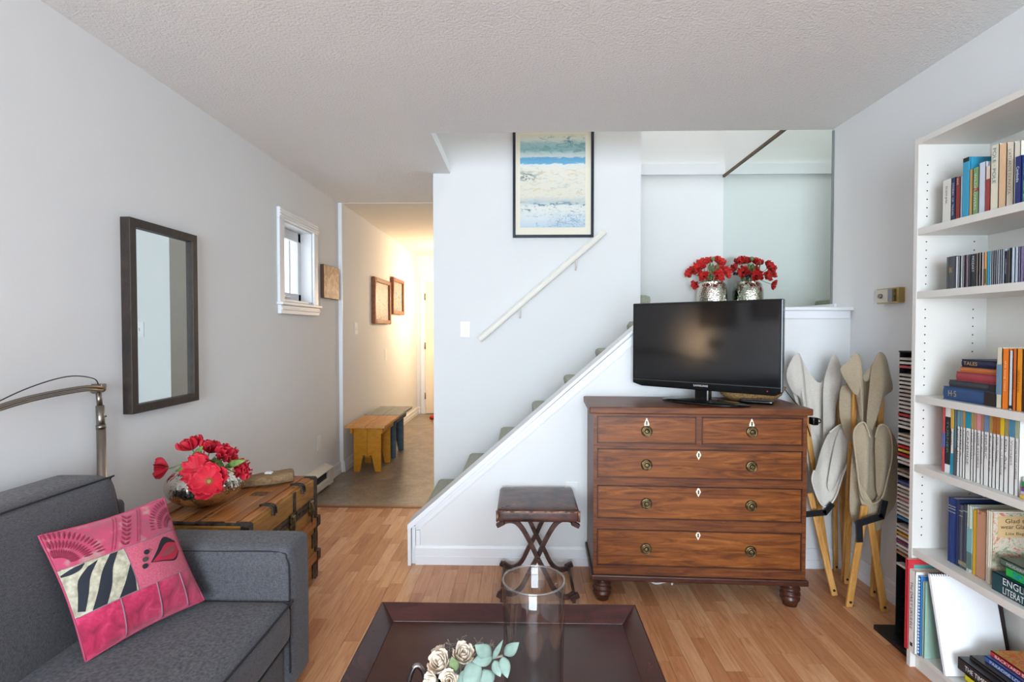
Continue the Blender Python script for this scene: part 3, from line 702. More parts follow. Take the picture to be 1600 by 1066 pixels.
# remote
c = PZ(1182, 631, DT); mb = MB()
t = thing('remote_control', 'black remote control lying beside the television stand', 'remote', (c.x, c.y, DT), R(-28))
MB().rbox(-.075, .075, -.022, .022, 0, .02, .008).build('body', M['tvblack'], t, local=True, weld=True)
kb = MB()
for i in range(7):
    for j in (-1, 0, 1): kb.box(-.06+i*.017, -.05+i*.017, j*.012-.004, j*.012+.004, .0195, .0215)
kb.build('keys', pbr('remote_keys', '4a4b50', .6), t, local=True)
# basket
t = thing('wicker_basket', 'shallow oval wicker basket behind the television', 'basket', (1.17, 2.715, DT))
prof = [(.10, .0), (.125, .010), (.150, .03), (.162, .055), (.166, .066), (.158, .066), (.146, .035), (.12, .012), (0, .010)]
MB().lathe([(p[0], p[1]) for p in prof], (1.165, 2.715, DT), 32, sy=.62).build('bowl', M['wicker'], t)
MB().tube([(1.165+.164*math.cos(a*.2618), 2.715+.102*math.sin(a*.2618), DT+.067) for a in range(24)], .007, 8, closed=True).build('rim', M['wicker'], t)
# cords
(MB().tube(catmull([(1.365, 2.83, DT+.08), (1.350, 2.74, DT+.05), (1.340, 2.64, DT+.012), (1.338, 2.55, DT-.03), (1.336, 2.47, .80)], 8), .0025, 6).build('black_cable', M['tvblack'])); tag(bpy.data.objects['black_cable'], 'thin black cable running over the right end of the dresser', 'cable')
c = PY(1272, 658, 2.46)
t = thing('power_adapter', 'small black plug adapter hanging at the right side of the dresser', 'adapter', (c.x, c.y, c.z))
MB().rbox(c.x-.016, c.x+.012, c.y-.02, c.y+.02, c.z-.018, c.z+.018, .006).build('body', M['tvblack'], t, weld=True)
MB().tube(catmull([(c.x+.010, c.y, c.z+.010), (c.x+.026, c.y, c.z+.008), (c.x+.030, c.y, c.z-.006), (c.x+.012, c.y, c.z-.010)], 5), .003, 6).build('loop', M['tvblack'], t)
pts = [PZ(1015, 907, .012), PZ(1025, 912, .008), PZ(1044, 908, .006), PZ(1051, 905, .006), PZ(1050, 913, .006)]
tag(MB().tube(catmull(pts, 6), .005, 8).build('white_cable', M['cord_white']), 'white cable lying on the floor under the dresser', 'cable')

# ================================================================== FOLDING STOOL
t = thing('folding_stool', 'brown leather stool with crossed curved iron legs by the stair panel', 'stool', (.065, 2.645, 0))
sx0, sx1, sy0, sy1, sz = -.130, .262, 2.462, 2.822, .448
mb = MB().rbox(sx0, sx1, sy0, sy1, sz-.062, sz, .016, (0, 0, .006), 8)
mb.build('seat', M['leather'], t, weld=True)
mb = MB()
for y in (sy0-.001,):
    mb.tube([(sx0+.01+(sx1-sx0-.02)*i/12, y, sz-.010+.0015*math.sin(i*2.1)) for i in range(13)], .0035, 6)
for a in ((sx0+.003, sy0+.003), (sx1-.003, sy0+.003)): mb.tube([(a[0], a[1], sz-.058), (a[0], a[1], sz-.006)], .006, 6)
mb.build('worn_edge', M['leatherworn'], t)
cr = MB()
for s in (1, -1):
    xc = (sx0+sx1)/2
    cr.tube(catmull([(xc+s*.185, sy0+.02, sz+.0005), (xc+s*.09, sy0+.09, sz+.003), (xc+s*.02, sy0+.16, sz+.004)], 6), .0016, 5)
cr.build('crease', M['leatherworn'], t)
xc = (sx0+sx1)/2
def sleg(y, s):
    """one curved strap from an upper end on one side to a lower end on the other"""
    pts = [(xc-s*.180, y, .370), (xc-s*.150, y, .385), (xc-s*.110, y, .383), (xc-s*.075, y, .350), (xc-s*.035, y, .280), (xc, y, .205), (xc+s*.040, y, .130), (xc+s*.075, y, .060), (xc+s*.110, y, .026), (xc+s*.145, y, .022), (xc+s*.178, y, .045)]
    P = catmull(pts, 5); mb = MB(); G = []
    for i, p in enumerate(P):
        tg = (P[min(i+1, len(P)-1)]-P[max(i-1, 0)]).normalized(); nn = Vector((tg.z, 0, -tg.x)); 
        G.append([p+nn*.0105+Vector((0, -.008, 0)), p+nn*.0105+Vector((0, .008, 0)), p-nn*.0105+Vector((0, .008, 0)), p-nn*.0105+Vector((0, -.008, 0))])
    mb.grid(G, 0, False, True); n = len(G)*4
    mb.f.append([3, 2, 1, 0]); mb.m.append(0); mb.s.append(False); mb.f.append([n-4, n-3, n-2, n-1]); mb.m.append(0); mb.s.append(False)
    return mb.build('leg', M['rustiron'], t)
for y in (2.50, 2.785):
    sleg(y-.012, 1); sleg(y+.012, -1)
    MB().tube([(xc, y-.030, .205), (xc, y+.030, .205)], .007, 10).build('rivet', M['rustiron'], t)
for s in (1, -1):
    MB().tube([(xc+s*.172, 2.47, .036), (xc+s*.172, 2.815, .036)], .007, 8).build('foot_rod', M['rustiron'], t)
    MB().tube([(xc+s*.172, 2.47, .378), (xc+s*.172, 2.815, .378)], .008, 8).build('seat_rod', M['rustiron'], t)
    for y in (2.478, 2.808): MB().obox((xc+s*.175, y, .028), (1, 0, .5*s), (0, 1, 0), (-.5*s, 0, 1), .022, .012, .012).build('foot_block', M['rustiron'], t, bevel=.003)
    for y in (2.478, 2.808): MB().obox((xc+s*.178, y, .374), (1, 0, -.5*s), (0, 1, 0), (.5*s, 0, 1), .020, .012, .010).build('seat_block', M['rustiron'], t, bevel=.003)
    for y in (2.478, 2.808): MB().box(xc+s*.172-.008, xc+s*.172+.008, y-.01, y+.01, 0, .03).build('foot_pad', M['rustiron'], t)

# ================================================================== COFFEE TABLE
tx0, tx1, ty0, ty1, tz, ti, td = -.460, .356, .85, 1.668, .42, .050, .036
t = thing('coffee_table', 'dark espresso coffee table with a sloped tray rim', 'table', ((tx0+tx1)/2, (ty0+ty1)/2, 0))
B('tray', tx0+.02, tx1-.02, ty0+.02, ty1-.02, tz-td-.03, tz-td, M['espresso'], t)
def rimseg(a, b, c, d):
    """a,b outer edge; c,d inner edge"""
    mb = MB(); vs = []
    for p in (a, b): vs.append((p[0], p[1], tz-.075)); vs.append((p[0], p[1], tz))
    i1 = [(a[0]+(c[0]-a[0])*.09, a[1]+(c[1]-a[1])*.09), (b[0]+(d[0]-b[0])*.09, b[1]+(d[1]-b[1])*.09)]
    vs += [(i1[0][0], i1[0][1], tz), (i1[1][0], i1[1][1], tz), (c[0], c[1], tz-td+.001), (d[0], d[1], tz-td+.001), (c[0], c[1], tz-.075), (d[0], d[1], tz-.075)]
    mb.add(vs, [(0, 2, 3, 1), (1, 3, 5, 4), (4, 5, 7, 6), (6, 7, 9, 8), (8, 9, 2, 0), (0, 1, 4, 6, 8), (2, 9, 7, 5, 3)])
    mb.build('rim', M['espresso'], t, bevel=.0015)
o4 = [(tx0, ty0), (tx1, ty0), (tx1, ty1), (tx0, ty1)]; i4 = [(tx0+ti, ty0+ti), (tx1-ti, ty0+ti), (tx1-ti, ty1-ti), (tx0+ti, ty1-ti)]
for k in range(4): rimseg(o4[k], o4[(k+1) % 4], i4[k], i4[(k+1) % 4])
for x in (tx0+.03, tx1-.10):
    for y in (ty0+.03, ty1-.10): B('leg', x, x+.07, y, y+.07, 0, tz-.06, M['espresso'], t, bevel=.004)
TT = tz-td
# glass cylinder vase
gx, gy, gr, gz0, gz1 = .022, 1.17, .0712, TT, .737
prof = [(0.0, 0), (gr-.012, 0), (gr-.002, .004), (gr-.004, .02), (gr-.005, .12), (gr-.003, .25), (gr, gz1-gz0-.003), (gr-.0022, gz1-gz0), (gr-.0045, gz1-gz0-.003), (gr-.0075, .25), (gr-.0095, .12), (gr-.009, .022), (gr-.016, .013), (0.0, .012)]
t = thing('glass_vase', 'tall clear glass cylinder vase standing in the coffee table tray', 'vase', (gx, gy, gz0))
MB().lathe(prof, (gx, gy, gz0), 64).build('body', M['glass'], t, weld=True)
MB().tube([(gx+(gr-.002)*math.cos(k*math.pi/32), gy+(gr-.002)*math.sin(k*math.pi/32), gz1) for k in range(64)], .0026, 8, closed=True).build('rim', thin_glass('glass_rim', (.90, .95, .95, 1), 1.5, .9, .22), t)
# tankard with dried roses
mgx, mgy = -.165, 1.16
t = thing('tankard', 'pewter tankard with a curved handle on the coffee table', 'mug', (mgx, mgy, TT))
MB().lathe([(.0, 0), (.052, 0), (.055, .006), (.050, .016), (.050, .08), (.056, .134), (.059, .140), (.055, .140), (.047, .08), (.046, .012), (0, .010)], (mgx, mgy, TT), 28).build('body', M['pewter'], t)
MB().tube(catmull([(mgx-.053, mgy-.012, TT+.118), (mgx-.060, mgy-.014, TT+.158), (mgx-.078, mgy-.018, TT+.168), (mgx-.092, mgy-.02, TT+.115), (mgx-.074, mgy-.016, TT+.05), (mgx-.049, mgy-.010, TT+.035)], 6), [.0055]*31, 10).build('handle', M['pewter'], t)
def dir_basis(n):
    n = Vector(n).normalized(); a = Vector((0, 0, 1)) if abs(n.z) < .95 else Vector((1, 0, 0)); u = a.cross(n).normalized(); return u, n.cross(u), n
def rose_mesh(c, n, r, seed, mat, parent):
    rr = random.Random(seed); u, w, n = dir_basis(n); c = Vector(c); mb = MB()
    for layer, (k, rad, hgt, open_) in enumerate(((5, 1.0, .95, .30), (4, .80, 1.10, .12), (4, .58, 1.2, .0), (3, .36, 1.25, -.05))):
        for q in range(k):
            a0 = 2*math.pi*(q+.3*layer)/k+rr.random()*.4; sp = 2*math.pi/k*.72; G = []
            for j in range(6):
                v = j/5; row = []
                for i in range(7):
                    s = i/6*2-1; a = a0+s*sp*(.5+.5*math.sin(math.pi*min(1, v+.25)))
                    rad_ = r*rad*(.25+.75*math.sin(min(1, v*1.3)*math.pi/2))*(1+open_*v*v)*(1+.06*rr.uniform(-1, 1)*v)
                    h = r*hgt*(v*1.5-.75)*(1-.18*s*s)+r*.05*rr.uniform(-1, 1)*v
                    row.append(c+u*(math.cos(a)*rad_)+w*(math.sin(a)*rad_)+n*h)
                G.append(row)
            mb.grid(G)
    return mb.build('bloom', mat, parent, solid=.0012)
def leaf_mesh(base, tip, wid, nrm, curl=.1, nu=8, nv=4, wav=0):
    base, tip, nrm = Vector(base), Vector(tip), Vector(nrm).normalized(); d = tip-base; side = d.cross(nrm).normalized(); nrm = side.cross(d).normalized(); G = []
    for i in range(nu+1):
        v = i/nu; ww = wid*(math.sin(math.pi*v**.8)**.9 if 0 < v < 1 else .02); row = []
        for j in range(nv+1):
            s = j/nv*2-1; row.append(base+d*v+side*(s*ww)+nrm*(d.length*curl*math.sin(math.pi*v)-abs(s)*ww*.25+wav*math.sin(v*17+s*5)*ww))
        G.append(row)
    return G
roses = [((688, 1037), .0205, (-.3, -.5, .8), 1), ((686, 1018), .0125, (-.4, .3, .9), 2), ((722, 1024), .0195, (.3, -.4, .8), 3), ((702, 1064), .0170, (.0, -.8, .5), 4), ((675, 1064), .0140, (-.6, -.6, .4), 6)]
RY = {1: .004, 2: .052, 3: .006, 4: -.052, 6: -.046}
words = ['largest cream bloom near the tankard handle', 'small pale bud standing highest behind the others', 'round blush bloom beside the eucalyptus', 'cream bloom at the front rim', 'small cream bloom over the handle']
for (p, r, n, sd), wd in zip(roses, words):
    c = PY(p[0], p[1], mgy+RY[sd]); k_ = {1: (-.012, .0), 2: (-.008, .022), 3: (.022, .004), 4: (.006, -.026), 6: (-.026, -.020)}[sd]
    t = thing('dried_rose', 'dried rose in the pewter tankard, '+wd, 'flower', tuple(c), 0, 'dried roses in the tankard')
    rose_mesh(c, n, r, sd, M['rose'], t)
    m_ = Vector((mgx+k_[0], mgy+k_[1], TT+.135))
    MB().tube(catmull([c-Vector(n).normalized()*r*.6, m_, m_-Vector((0, 0, .11))], 5), .0018, 6).build('stem', M['twig'], t)
    if sd == 3: MB().grid(leaf_mesh(PY(712, 1050, mgy-.040), PY(706, 1026, mgy-.050), .011, (0, -1, .3), .06, wav=.1)).build('leaf', M['euca2'], t, solid=.001)
t = thing('eucalyptus_sprig', 'grey-green eucalyptus sprig leaning from the tankard towards the glass vase', 'sprig', (mgx, mgy, TT+.05))
YE = mgy-.075
stem = [(mgx+.030, mgy-.012, TT+.03), (mgx+.036, mgy-.018, TT+.15), PY(755, 1034, YE+.02), PY(785, 1025, YE)]
MB().tube(catmull(stem, 8), .0025, 6).build('stem', M['twig'], t)
for (b0, t0, w) in (((768, 1026), (742, 1008), .016), ((770, 1028), (738, 1034), .014), ((788, 1024), (811, 1004), .013), ((785, 1026), (793, 1060), .013), ((772, 1032), (782, 1058), .012), ((752, 1040), (722, 1066), .022), ((756, 1046), (764, 1078), .020), ((744, 1050), (712, 1082), .022), ((770, 1030), (786, 1000), .006)):
    MB().grid(leaf_mesh(PY(b0[0], b0[1], YE+.004), PY(t0[0], t0[1], YE-.014), w*.94, (0, -1, .5), .08)).build('leaf', M['euca'], t, solid=.001)
t = thing('dried_filler', 'dry twiggy filler stems between the roses and eucalyptus', 'dried stems', (mgx, mgy, TT+.06))
rr = random.Random(5)
for (tp, kx) in (((770, 1006), 0), ((748, 1004), 1), ((722, 996), 2), ((768, 1030), 3), ((742, 1024), 4), ((704, 1006), 5)):
    e = PY(tp[0], tp[1], mgy+.050); mb = MB(); s0 = Vector((mgx-.010+.006*(5-kx), mgy+.028-.002*kx, TT+.135)); mb.tube([s0, s0-Vector((0, 0, .09))], .0013, 5)
    mb.tube(catmull([s0, (s0+e)/2+Vector((0, 0, .01)), e], 5), .0013, 5)
    for q in range(16):
        f = .7+.3*rr.random(); p = s0.lerp(e, f); d = Vector((rr.uniform(-1, 1), rr.uniform(-1, 1), rr.uniform(-.2, 1)))*.011
        mb.tube([p, p+d], .0008, 4); mb.lathe([(0, -.0016), (.0018, 0), (0, .0016)], tuple(p+d), 5)
    mb.build('filler_stem', M['twig'], t)

# ================================================================== SOFA
AY0, AY1, AX, AZ, SZ = 1.80, 1.968, -.820, .540, .355
t = thing('sofa', 'charcoal grey upholstered sofa along the left wall', 'sofa', (-1.24, .9, 0))
SY0 = -.35
MB().rbox(-1.655, AX+.004, AY0, AY1, .018, AZ, .030, (.004, 0, .004), 8).build('arm', M['sofa'], t, weld=True)
MB().rbox(-1.655, AX+.004, SY0-.17, SY0, .018, AZ, .030, (.004, 0, .004), 8).build('arm', M['sofa'], t, weld=True)
MB().rbox(-1.655, AX-.02, SY0-.01, AY0+.01, .03, .215, .015).build('base', M['sofa'], t, weld=True)
MB().rbox(-1.662, -1.52, SY0-.17, AY1, .07, .66, .03).build('back_frame', M['sofa'], t, weld=True)
for (a, b2) in ((.735, AY0-.002), (SY0+.002, .73)):
    MB().rbox(-1.50, AX+.010, a, b2, .212, SZ, .030, (.012, .0, .014), 10).build('seat_cushion', M['sofa'], t, weld=True)
    # back cushion: soft, leaning
    mb = MB(); mb.rbox(-1.635, -1.42, a, b2-.004, SZ-.03, .80, .045, (.035, .0, .012), 12)
    mb.v = [(v[0]+.07*(1-(v[2]-SZ)/.45), v[1], v[2]) for v in mb.v]
    mb.build('back_cushion', M['sofa'], t, weld=True)
def pipe(pts, r=.0035, n=6): return MB().tube(catmull(pts, n), r, 6).build('piping', M['piping'], t)
i = .018
pipe([(-1.50, AY0+.004, AZ-.020), (-1.10, AY0+.004, AZ-.020), (AX-.045, AY0+.004, AZ-.020), (AX-.012, AY0+.004, AZ-.045), (AX-.004, AY0+.004, AZ-.10), (AX-.004, AY0+.004, .25), (AX-.004, AY0+.004, .09)], .003)
for (a, b2) in ((.735, AY0-.002), (SY0+.002, .73)):
    pipe([(-1.46, b2-.006, SZ-.010), (-1.0, b2-.006, SZ-.010), (AX-.010, b2-.010, SZ-.008), (AX+.008, b2-.04, SZ-.010), (AX+.012, (a+b2)/2, SZ-.006), (AX+.008, a+.03, SZ-.010)], .0035)
    pipe([(AX+.006, b2-.03, .222), (AX+.012, (a+b2)/2, .222), (AX+.006, a+.03, .222)], .0035)
    pipe([(-1.433, a+.05, .790), (-1.426, (a+b2)/2, .798), (-1.432, b2-.05, .790), (-1.435, b2-.022, .778), (-1.418, b2-.016, .70), (-1.379, b2-.016, .45)], .003)
for x in (-1.60, -.90):
    for y in (SY0-.10, AY1-.09): MB().lathe([(.018, 0), (.026, .032)], (x, y, 0), 14).build('leg', M['frame_black'], t)
# throw pillow: patchwork
TL, TR, BR, BL = Vector((-1.385, 1.515, .708)), Vector((-1.232, 1.775, .728)), Vector((-1.09, 1.775, .385)), Vector((-1.225, 1.462, .372))
TL, TR, BR, BL = PX(60, 838, -1.375), PX(256, 778, -1.225), PX(319, 938, -1.085), PX(134, 1034, -1.225)
def pil(u, v):   # u left->right, v bottom->top ; pinched edges
    pu = .5+(u-.5)*(1-.06*math.sin(math.pi*v)) ; pv = .5+(v-.5)*(1-.06*math.sin(math.pi*u))
    return BL*(1-pu)*(1-pv)+BR*pu*(1-pv)+TR*pu*pv+TL*(1-pu)*pv
PN = (BR-BL).cross(TL-BL).normalized()
if PN.x < 0: PN = -PN
def pbulge(u, v): return .060*(max(0, math.sin(math.pi*u)*math.sin(math.pi*v)))**.55+.004*math.sin(u*9+v*4)*math.sin(math.pi*u)*math.sin(math.pi*v)
def pfront(u, v, e=0): return pil(u, v)+PN*(pbulge(u, v)+e)
t = thing('throw_pillow', 'patchwork throw pillow in pinks with a black and cream panel', 'pillow', tuple((BL+BR)/2))
def panel_grid(u0, u1, v0, v1, e=0, nu=20, nv=14):
    return [[pfront(u0+(u1-u0)*i/nu, v0+(v1-v0)*j/nv, e) for i in range(nu+1)] for j in range(nv+1)]
def uvmat(name, fn, rough=.85, sheen=.4):
    m, nt, b = newmat(name); fn(nt, b); b.inputs['Roughness'].default_value = rough; b.inputs['Sheen Weight'].default_value = sheen; return m
def pv_leaf(nt, b):
    f = noi(nt, coords(nt), 30, 4); nt.links.new(ramp(nt, f, [(.35, 'a04058'), (.55, 'b53a5c'), (.70, 'a87d78')]), b.inputs['Base Color'])
def pv_velvet(nt, b):
    f = noi(nt, coords(nt), 18, 5, .6, .5); nt.links.new(ramp(nt, f, [(.32, '860b33'), (.5, 'b51c4b'), (.68, 'd64570')]), b.inputs['Base Color'])
def pv_plain(nt, b):
    f = noi(nt, coords(nt), 260, 3); nt.links.new(ramp(nt, f, [(.3, 'b54a5c'), (.7, 'c9647a')]), b.inputs['Base Color'])
mleaf, mvel, mpl = uvmat('velvet_leaf', pv_leaf), uvmat('hot_pink_velvet', pv_velvet), uvmat('pink_linen', pv_plain, .9, .1)
mcream = mottled('cream_slub', '979079', 'c3bca4', 60, .8); mnavy = pbr('navy_cloth', '20222c', .8)
MB().grid(panel_grid(0, 1, .70, 1)).build('top_panel', mleaf, t)
MB().grid(panel_grid(0, .45, .32, .70)).build('striped_panel', mcream, t)
MB().grid(panel_grid(.45, 1, .32, .70)).build('plain_panel', mpl, t)
for u0, u1 in ((0, .30), (.30, .60), (.60, .84), (.84, 1)): MB().grid(panel_grid(u0, u1, 0, .32, 0, 8, 12)).build('velvet_panel', mvel, t)
seam = pbr('seam_braid', '8f6d76', .8)
def on_line(pts, e=.001, r=.0016, mat=seam, name='seam'): return MB().tube([pfront(u, v, e) for u, v in pts], r, 6).build(name, mat, t)
for u in (.30, .60, .84): on_line([(u, .01+.31*k/10) for k in range(11)], .0005, .0022)
for v in (.32, .70): on_line([(.005+.99*k/20, v) for k in range(21)], 0, .0013)
on_line([(.45, .32+.38*k/10) for k in range(11)], 0, .0013)
def ribbon(cl, cr, mat, name, e=.0012):
    n = 14; G = [[pfront(*(Vector(cl[0]).lerp(Vector(cl[0]), 0)), e)]]
    A = catmull([(p[0], p[1], 0) for p in cl], 5); Bq = catmull([(p[0], p[1], 0) for p in cr], 5)
    G = [[pfront(a.x+(b3.x-a.x)*k/5, a.y+(b3.y-a.y)*k/5, e) for k in range(6)] for a, b3 in zip(A, Bq)]
    return MB().grid(G).build(name, mat, t)
ribbon([(.005, .645), (.06, .640), (.12, .655), (.16, .69)], [(.005, .66), (.06, .68), (.11, .69), (.16, .695)], mnavy, 'black_stripe')
ribbon([(.02, .36), (.045, .46), (.08, .58), (.17, .66)], [(.06, .34), (.11, .46), (.16, .58), (.25, .685)], mnavy, 'black_stripe')
ribbon([(.10, .325), (.17, .45), (.24, .58), (.34, .695)], [(.20, .325), (.27, .45), (.32, .58), (.40, .695)], mnavy, 'black_stripe')
ribbon([(.29, .325), (.36, .42), (.41, .50), (.445, .56)], [(.43, .325), (.44, .39), (.445, .43), (.446, .47)], mnavy, 'black_stripe')
ribbon([(.60, .50), (.70, .58), (.82, .67), (.93, .60)], [(.60, .50), (.72, .47), (.85, .44), (.93, .50)], mnavy, 'leaf_applique', .0010)
ribbon([(.615, .50), (.71, .55), (.82, .61), (.93, .585)], [(.615, .50), (.72, .48), (.84, .455), (.925, .51)], pbr('crimson_applique', 'b8233f', .7), 'leaf_applique', .0022)
ribbon([(.70, .520), (.78, .565), (.88, .575), (.90, .56)], [(.70, .515), (.78, .505), (.87, .515), (.90, .55)], pbr('brown_applique', '93414a', .7), 'leaf_applique', .0034)
mo = MB()
def motif(u, v, ang, ln, wd_):
    ca, sa = math.cos(ang), math.sin(ang); G = []
    for a_ in range(6):
        q = a_/5; ww = wd_*math.sin(math.pi*min(.97, q*.94+.03))
        G.append([pfront(u+ca*ln*q-sa*ww*k_, v+(sa*ln*q+ca*ww*k_), .0012+.0016*(1-abs(k_))) for k_ in (-1, 0, 1)])
    mo.grid(G)
for q in range(7):      # vine with paired leaves
    u, v = .47+.022*q, .725+.036*q
    motif(u, v, 1.9, .050, .011); motif(u, v, .35, .050, .011)
for q in range(22):     # beaded rows
    for off in (-.085, -.11, .10, .125): motif(.47+.007*q+off, .72+.0125*q, .9, .010, .004)
for ring in range(3):   # fan of feathers towards the left corner
    for q in range(15):
        an = .05+q*.105; r0 = .07+.085*ring
        u, v = .01+r0*math.cos(an)*1.05, .735+r0*math.sin(an)*.9
        if v < .985 and u < .40: motif(u, v, an, .070, .0085)
for ring in range(3):   # and the right corner
    for q in range(12):
        an = 1.62+q*.125; r0 = .06+.07*ring
        u, v = .985+r0*math.cos(an), .735+r0*math.sin(an)
        if v < .985 and u > .66: motif(u, v, an, .055, .0075)
mo.build('velvet_motif', uvmat('crimson_velvet', lambda nt, b: b.inputs['Base Color'].__setattr__('default_value', lin('7e1032')), .8, .3), t, kind='stuff')
for (u, v) in ((.60, .60), (.565, .545), (.545, .49)):
    c = pfront(u, v, .001); MB().tube([c, c+PN*.004], .0075, 12).build('button', mnavy if v != .545 else M['pewter'], t)
MB().grid([[pil(i/16, j/16)-PN*(pbulge(i/16, j/16)*.75) for i in range(17)] for j in range(17)]).build('back_panel', mvel, t)
on_line([(k/20, 0) for k in range(21)]+[(1, k/20) for k in range(1, 21)]+[(1-k/20, 1) for k in range(1, 21)]+[(0, 1-k/20) for k in range(1, 21)], 0, .003, pbr('pillow_edge', 'b04560', .8), 'edge_seam')

# ================================================================== ARC LAMP
lx, ly = -1.642, 1.992
t = thing('arc_floor_lamp', 'brushed nickel arc floor lamp standing behind the sofa arm', 'floor lamp', (lx, ly, 0))
top = PY(153, 613, ly)
B('base', lx-.025, lx+.055, ly-.14, ly+.02, 0, .022, M['brushed'], t, bevel=.006)
MB().tube([(lx, ly, .02), (lx, ly, .92)], .0155, 14).build('lower_pole', M['brushed'], t)
MB().tube([(lx, ly, .90), (lx-.003, ly, 1.005)], .0140, 14).build('upper_pole', M['brushed'], t)
MB().tube([(lx, ly, .915), (lx-.001, ly, .93)], .0165, 14).build('collar', M['brushed'], t)
MB().tube([(lx-.003, ly, 1.0), (lx-.008, ly, 1.062)], .0095, 12).build('neck', M['brushed'], t)
MB().tube([(lx, ly, .965), (lx+.030, ly-.012, .965)], .0035, 8).build('thumb_screw', M['brushed'], t)
jx, jz = lx-.006, 1.070
MB().tube([(jx-.004, ly+.020, jz), (jx-.004, ly-.020, jz)], .017, 14).build('joint', M['brushed'], t)
head = Vector((-1.40, 1.02, 1.16))
arm = catmull([(jx+.02, ly-.005, jz), (-1.60, 1.86, 1.085), (-1.585, 1.62, 1.075), (-1.53, 1.38, 1.045), (-1.45, 1.16, 1.00), (-1.41, 1.05, .985)], 8)
for s in (-.006, .006): MB().tube([p+Vector((0, 0, s)) for p in arm], .0055, 8).build('arm', M['brushed'], t)
MB().tube(catmull([(jx, ly, jz+.01), (-1.625, 1.94, 1.115), (-1.60, 1.80, 1.135), (-1.58, 1.62, 1.11), (-1.52, 1.38, 1.055)], 8), .002, 6).build('cable', M['blackmetal'], t)
MB().obox((jx, ly, jz+.012), (1, 0, 0), (0, 1, 0), (0, 0, 1), .022, .012, .008).build('clamp', M['brushed'], t, bevel=.003)
# head: shade opened towards the wall, bulb inside
hd = Vector((-1, .10, .15)).normalized(); u, w, n = dir_basis(hd)
def cone(prof, nseg=24):
    mb = MB(); G = []
    for r, z in prof: G.append([head+u*(r*math.cos(2*math.pi*k/nseg))+w*(r*math.sin(2*math.pi*k/nseg))+n*z for k in range(nseg)])
    mb.grid(G, 0, True, True); return mb
cone([(.01, -.06), (.03, -.055), (.042, -.02), (.05, .02), (.056, .05), (.053, .05), (.046, .02), (.038, -.018), (.01, -.05)]).build('lamp_shade', M['brushed'], t)
m, nt, b = newmat('lit_bulb'); b.inputs['Base Color'].default_value = lin('fff0d0'); b.inputs['Emission Color'].default_value = (1, .66, .34, 1); b.inputs['Emission Strength'].default_value = 40
cone([(.0, -.03), (.018, -.02), (.024, .005), (.016, .028), (.0, .036)], 16).build('bulb', m, t)
MB().tube([arm[-1], head-n*.055], .006, 8).build('swivel', M['brushed'], t)
l = bpy.data.lights.new('arc_lamp_offscreen', 'SPOT'); l.energy = 7; l.color = (1, .66, .36); l.spot_size = R(125); l.spot_blend = .8; l.shadow_soft_size = .03
o = bpy.data.objects.new('arc_lamp_offscreen', l); col.objects.link(o); o.location = head+n*.045; o.rotation_mode = 'QUATERNION'; o.rotation_quaternion = hd.to_track_quat('-Z', 'Y')

# ================================================================== TRUNK
x0, x1, y0, y1, H, LZ = -1.575, -1.075, 2.005, 2.672, .540, .425
t = thing('steamer_trunk', 'old wooden steamer trunk with slats and iron fittings behind the sofa arm', 'trunk', ((x0+x1)/2, (y0+y1)/2, 0))
B('box', x0, x1, y0, y1, .02, LZ-.004, M['trunkside'], t, bevel=.004)
B('lid', x0, x1, y0, y1, LZ, H-.008, M['trunkside'], t, bevel=.004)
n = 5; wd = (x1-x0-.03)/n
for k in range(n): B('top_board', x0+.015+k*wd+.001, x0+.015+(k+1)*wd-.001, y0+.02, y1-.02, H-.010, H-.002, M['trunkwood'], t, bevel=.001)
for k in range(3): B('top_slat', x0+.07+k*.165, x0+.115+k*.165, y0+.01, y1-.01, H-.004, H+.006, M['trunkslat'], t, bevel=.002)
for yy in (y0, y1-.022): B('end_band', x0, x1, yy, yy+.022, H-.006, H+.003, M['iron'], t, bevel=.001)
for z in (.140, .315):
    sl_ = B('side_slat', x1-.002, x1+.014, y0+.01, y1+.004, z-.022, z+.022, M['trunkslat'], t, bevel=.002)
    for yy in (y1-.03,): B('slat_cap', x1-.001, x1+.019, yy, yy+.040, z-.026, z+.026, M['iron'], sl_, bevel=.003)
for z0, z1 in ((LZ-.03, LZ-.006), (LZ+.002, LZ+.018)): B('lid_band', x1-.001, x1+.004, y0+.005, y1-.005, z0, z1, M['iron'], t)
for (ya, yb) in ((y1-.032, y1+.003),):
    B('corner_strap', x1-.03, x1+.005, ya, yb, .02, H-.002, M['iron'], t, bevel=.002)
B('corner_strap', x1-.03, x1+.005, y0-.003, y0+.03, .02, H-.002, M['iron'], t, bevel=.002)
B('vertical_strap', x1-.001, x1+.004, 2.40, 2.425, LZ, H-.002, M['iron'], t)
for z in (.07, .225): B('corner_plate', x1-.002, x1+.006, y1-.065, y1+.004, z-.035, z+.035, M['iron'], t, bevel=.002)
def claw(y):
    mb = MB()
    for s in (-1, 0, 1): mb.tube(catmull([(x1-.055, y+.010*s*.3, H+.008), (x1-.020, y+.010*s, H+.011), (x1+.004, y+.014*s, H+.002), (x1+.008, y+.016*s, H-.03-.006*(s == 0))], 5), .0045, 6)
    mb.build('claw_clasp', M['iron'], t)
claw(2.205); claw(2.50)
def latch(y, s=1):
    mb = MB(); mb.box(x1+.003, x1+.012, y-.018*s, y+.018*s, LZ-.055, LZ+.025); mb.tube([(x1+.012, y-.015, LZ+.01), (x1+.012, y+.015, LZ+.01)], .008, 8); mb.tube(catmull([(x1+.014, y, LZ+.012), (x1+.022, y, LZ-.02), (x1+.016, y, LZ-.06)], 4), .005, 8)
    mb.build('latch', M['brass_old'], t, bevel=.002)
latch(2.375, 1.3); latch(2.585)
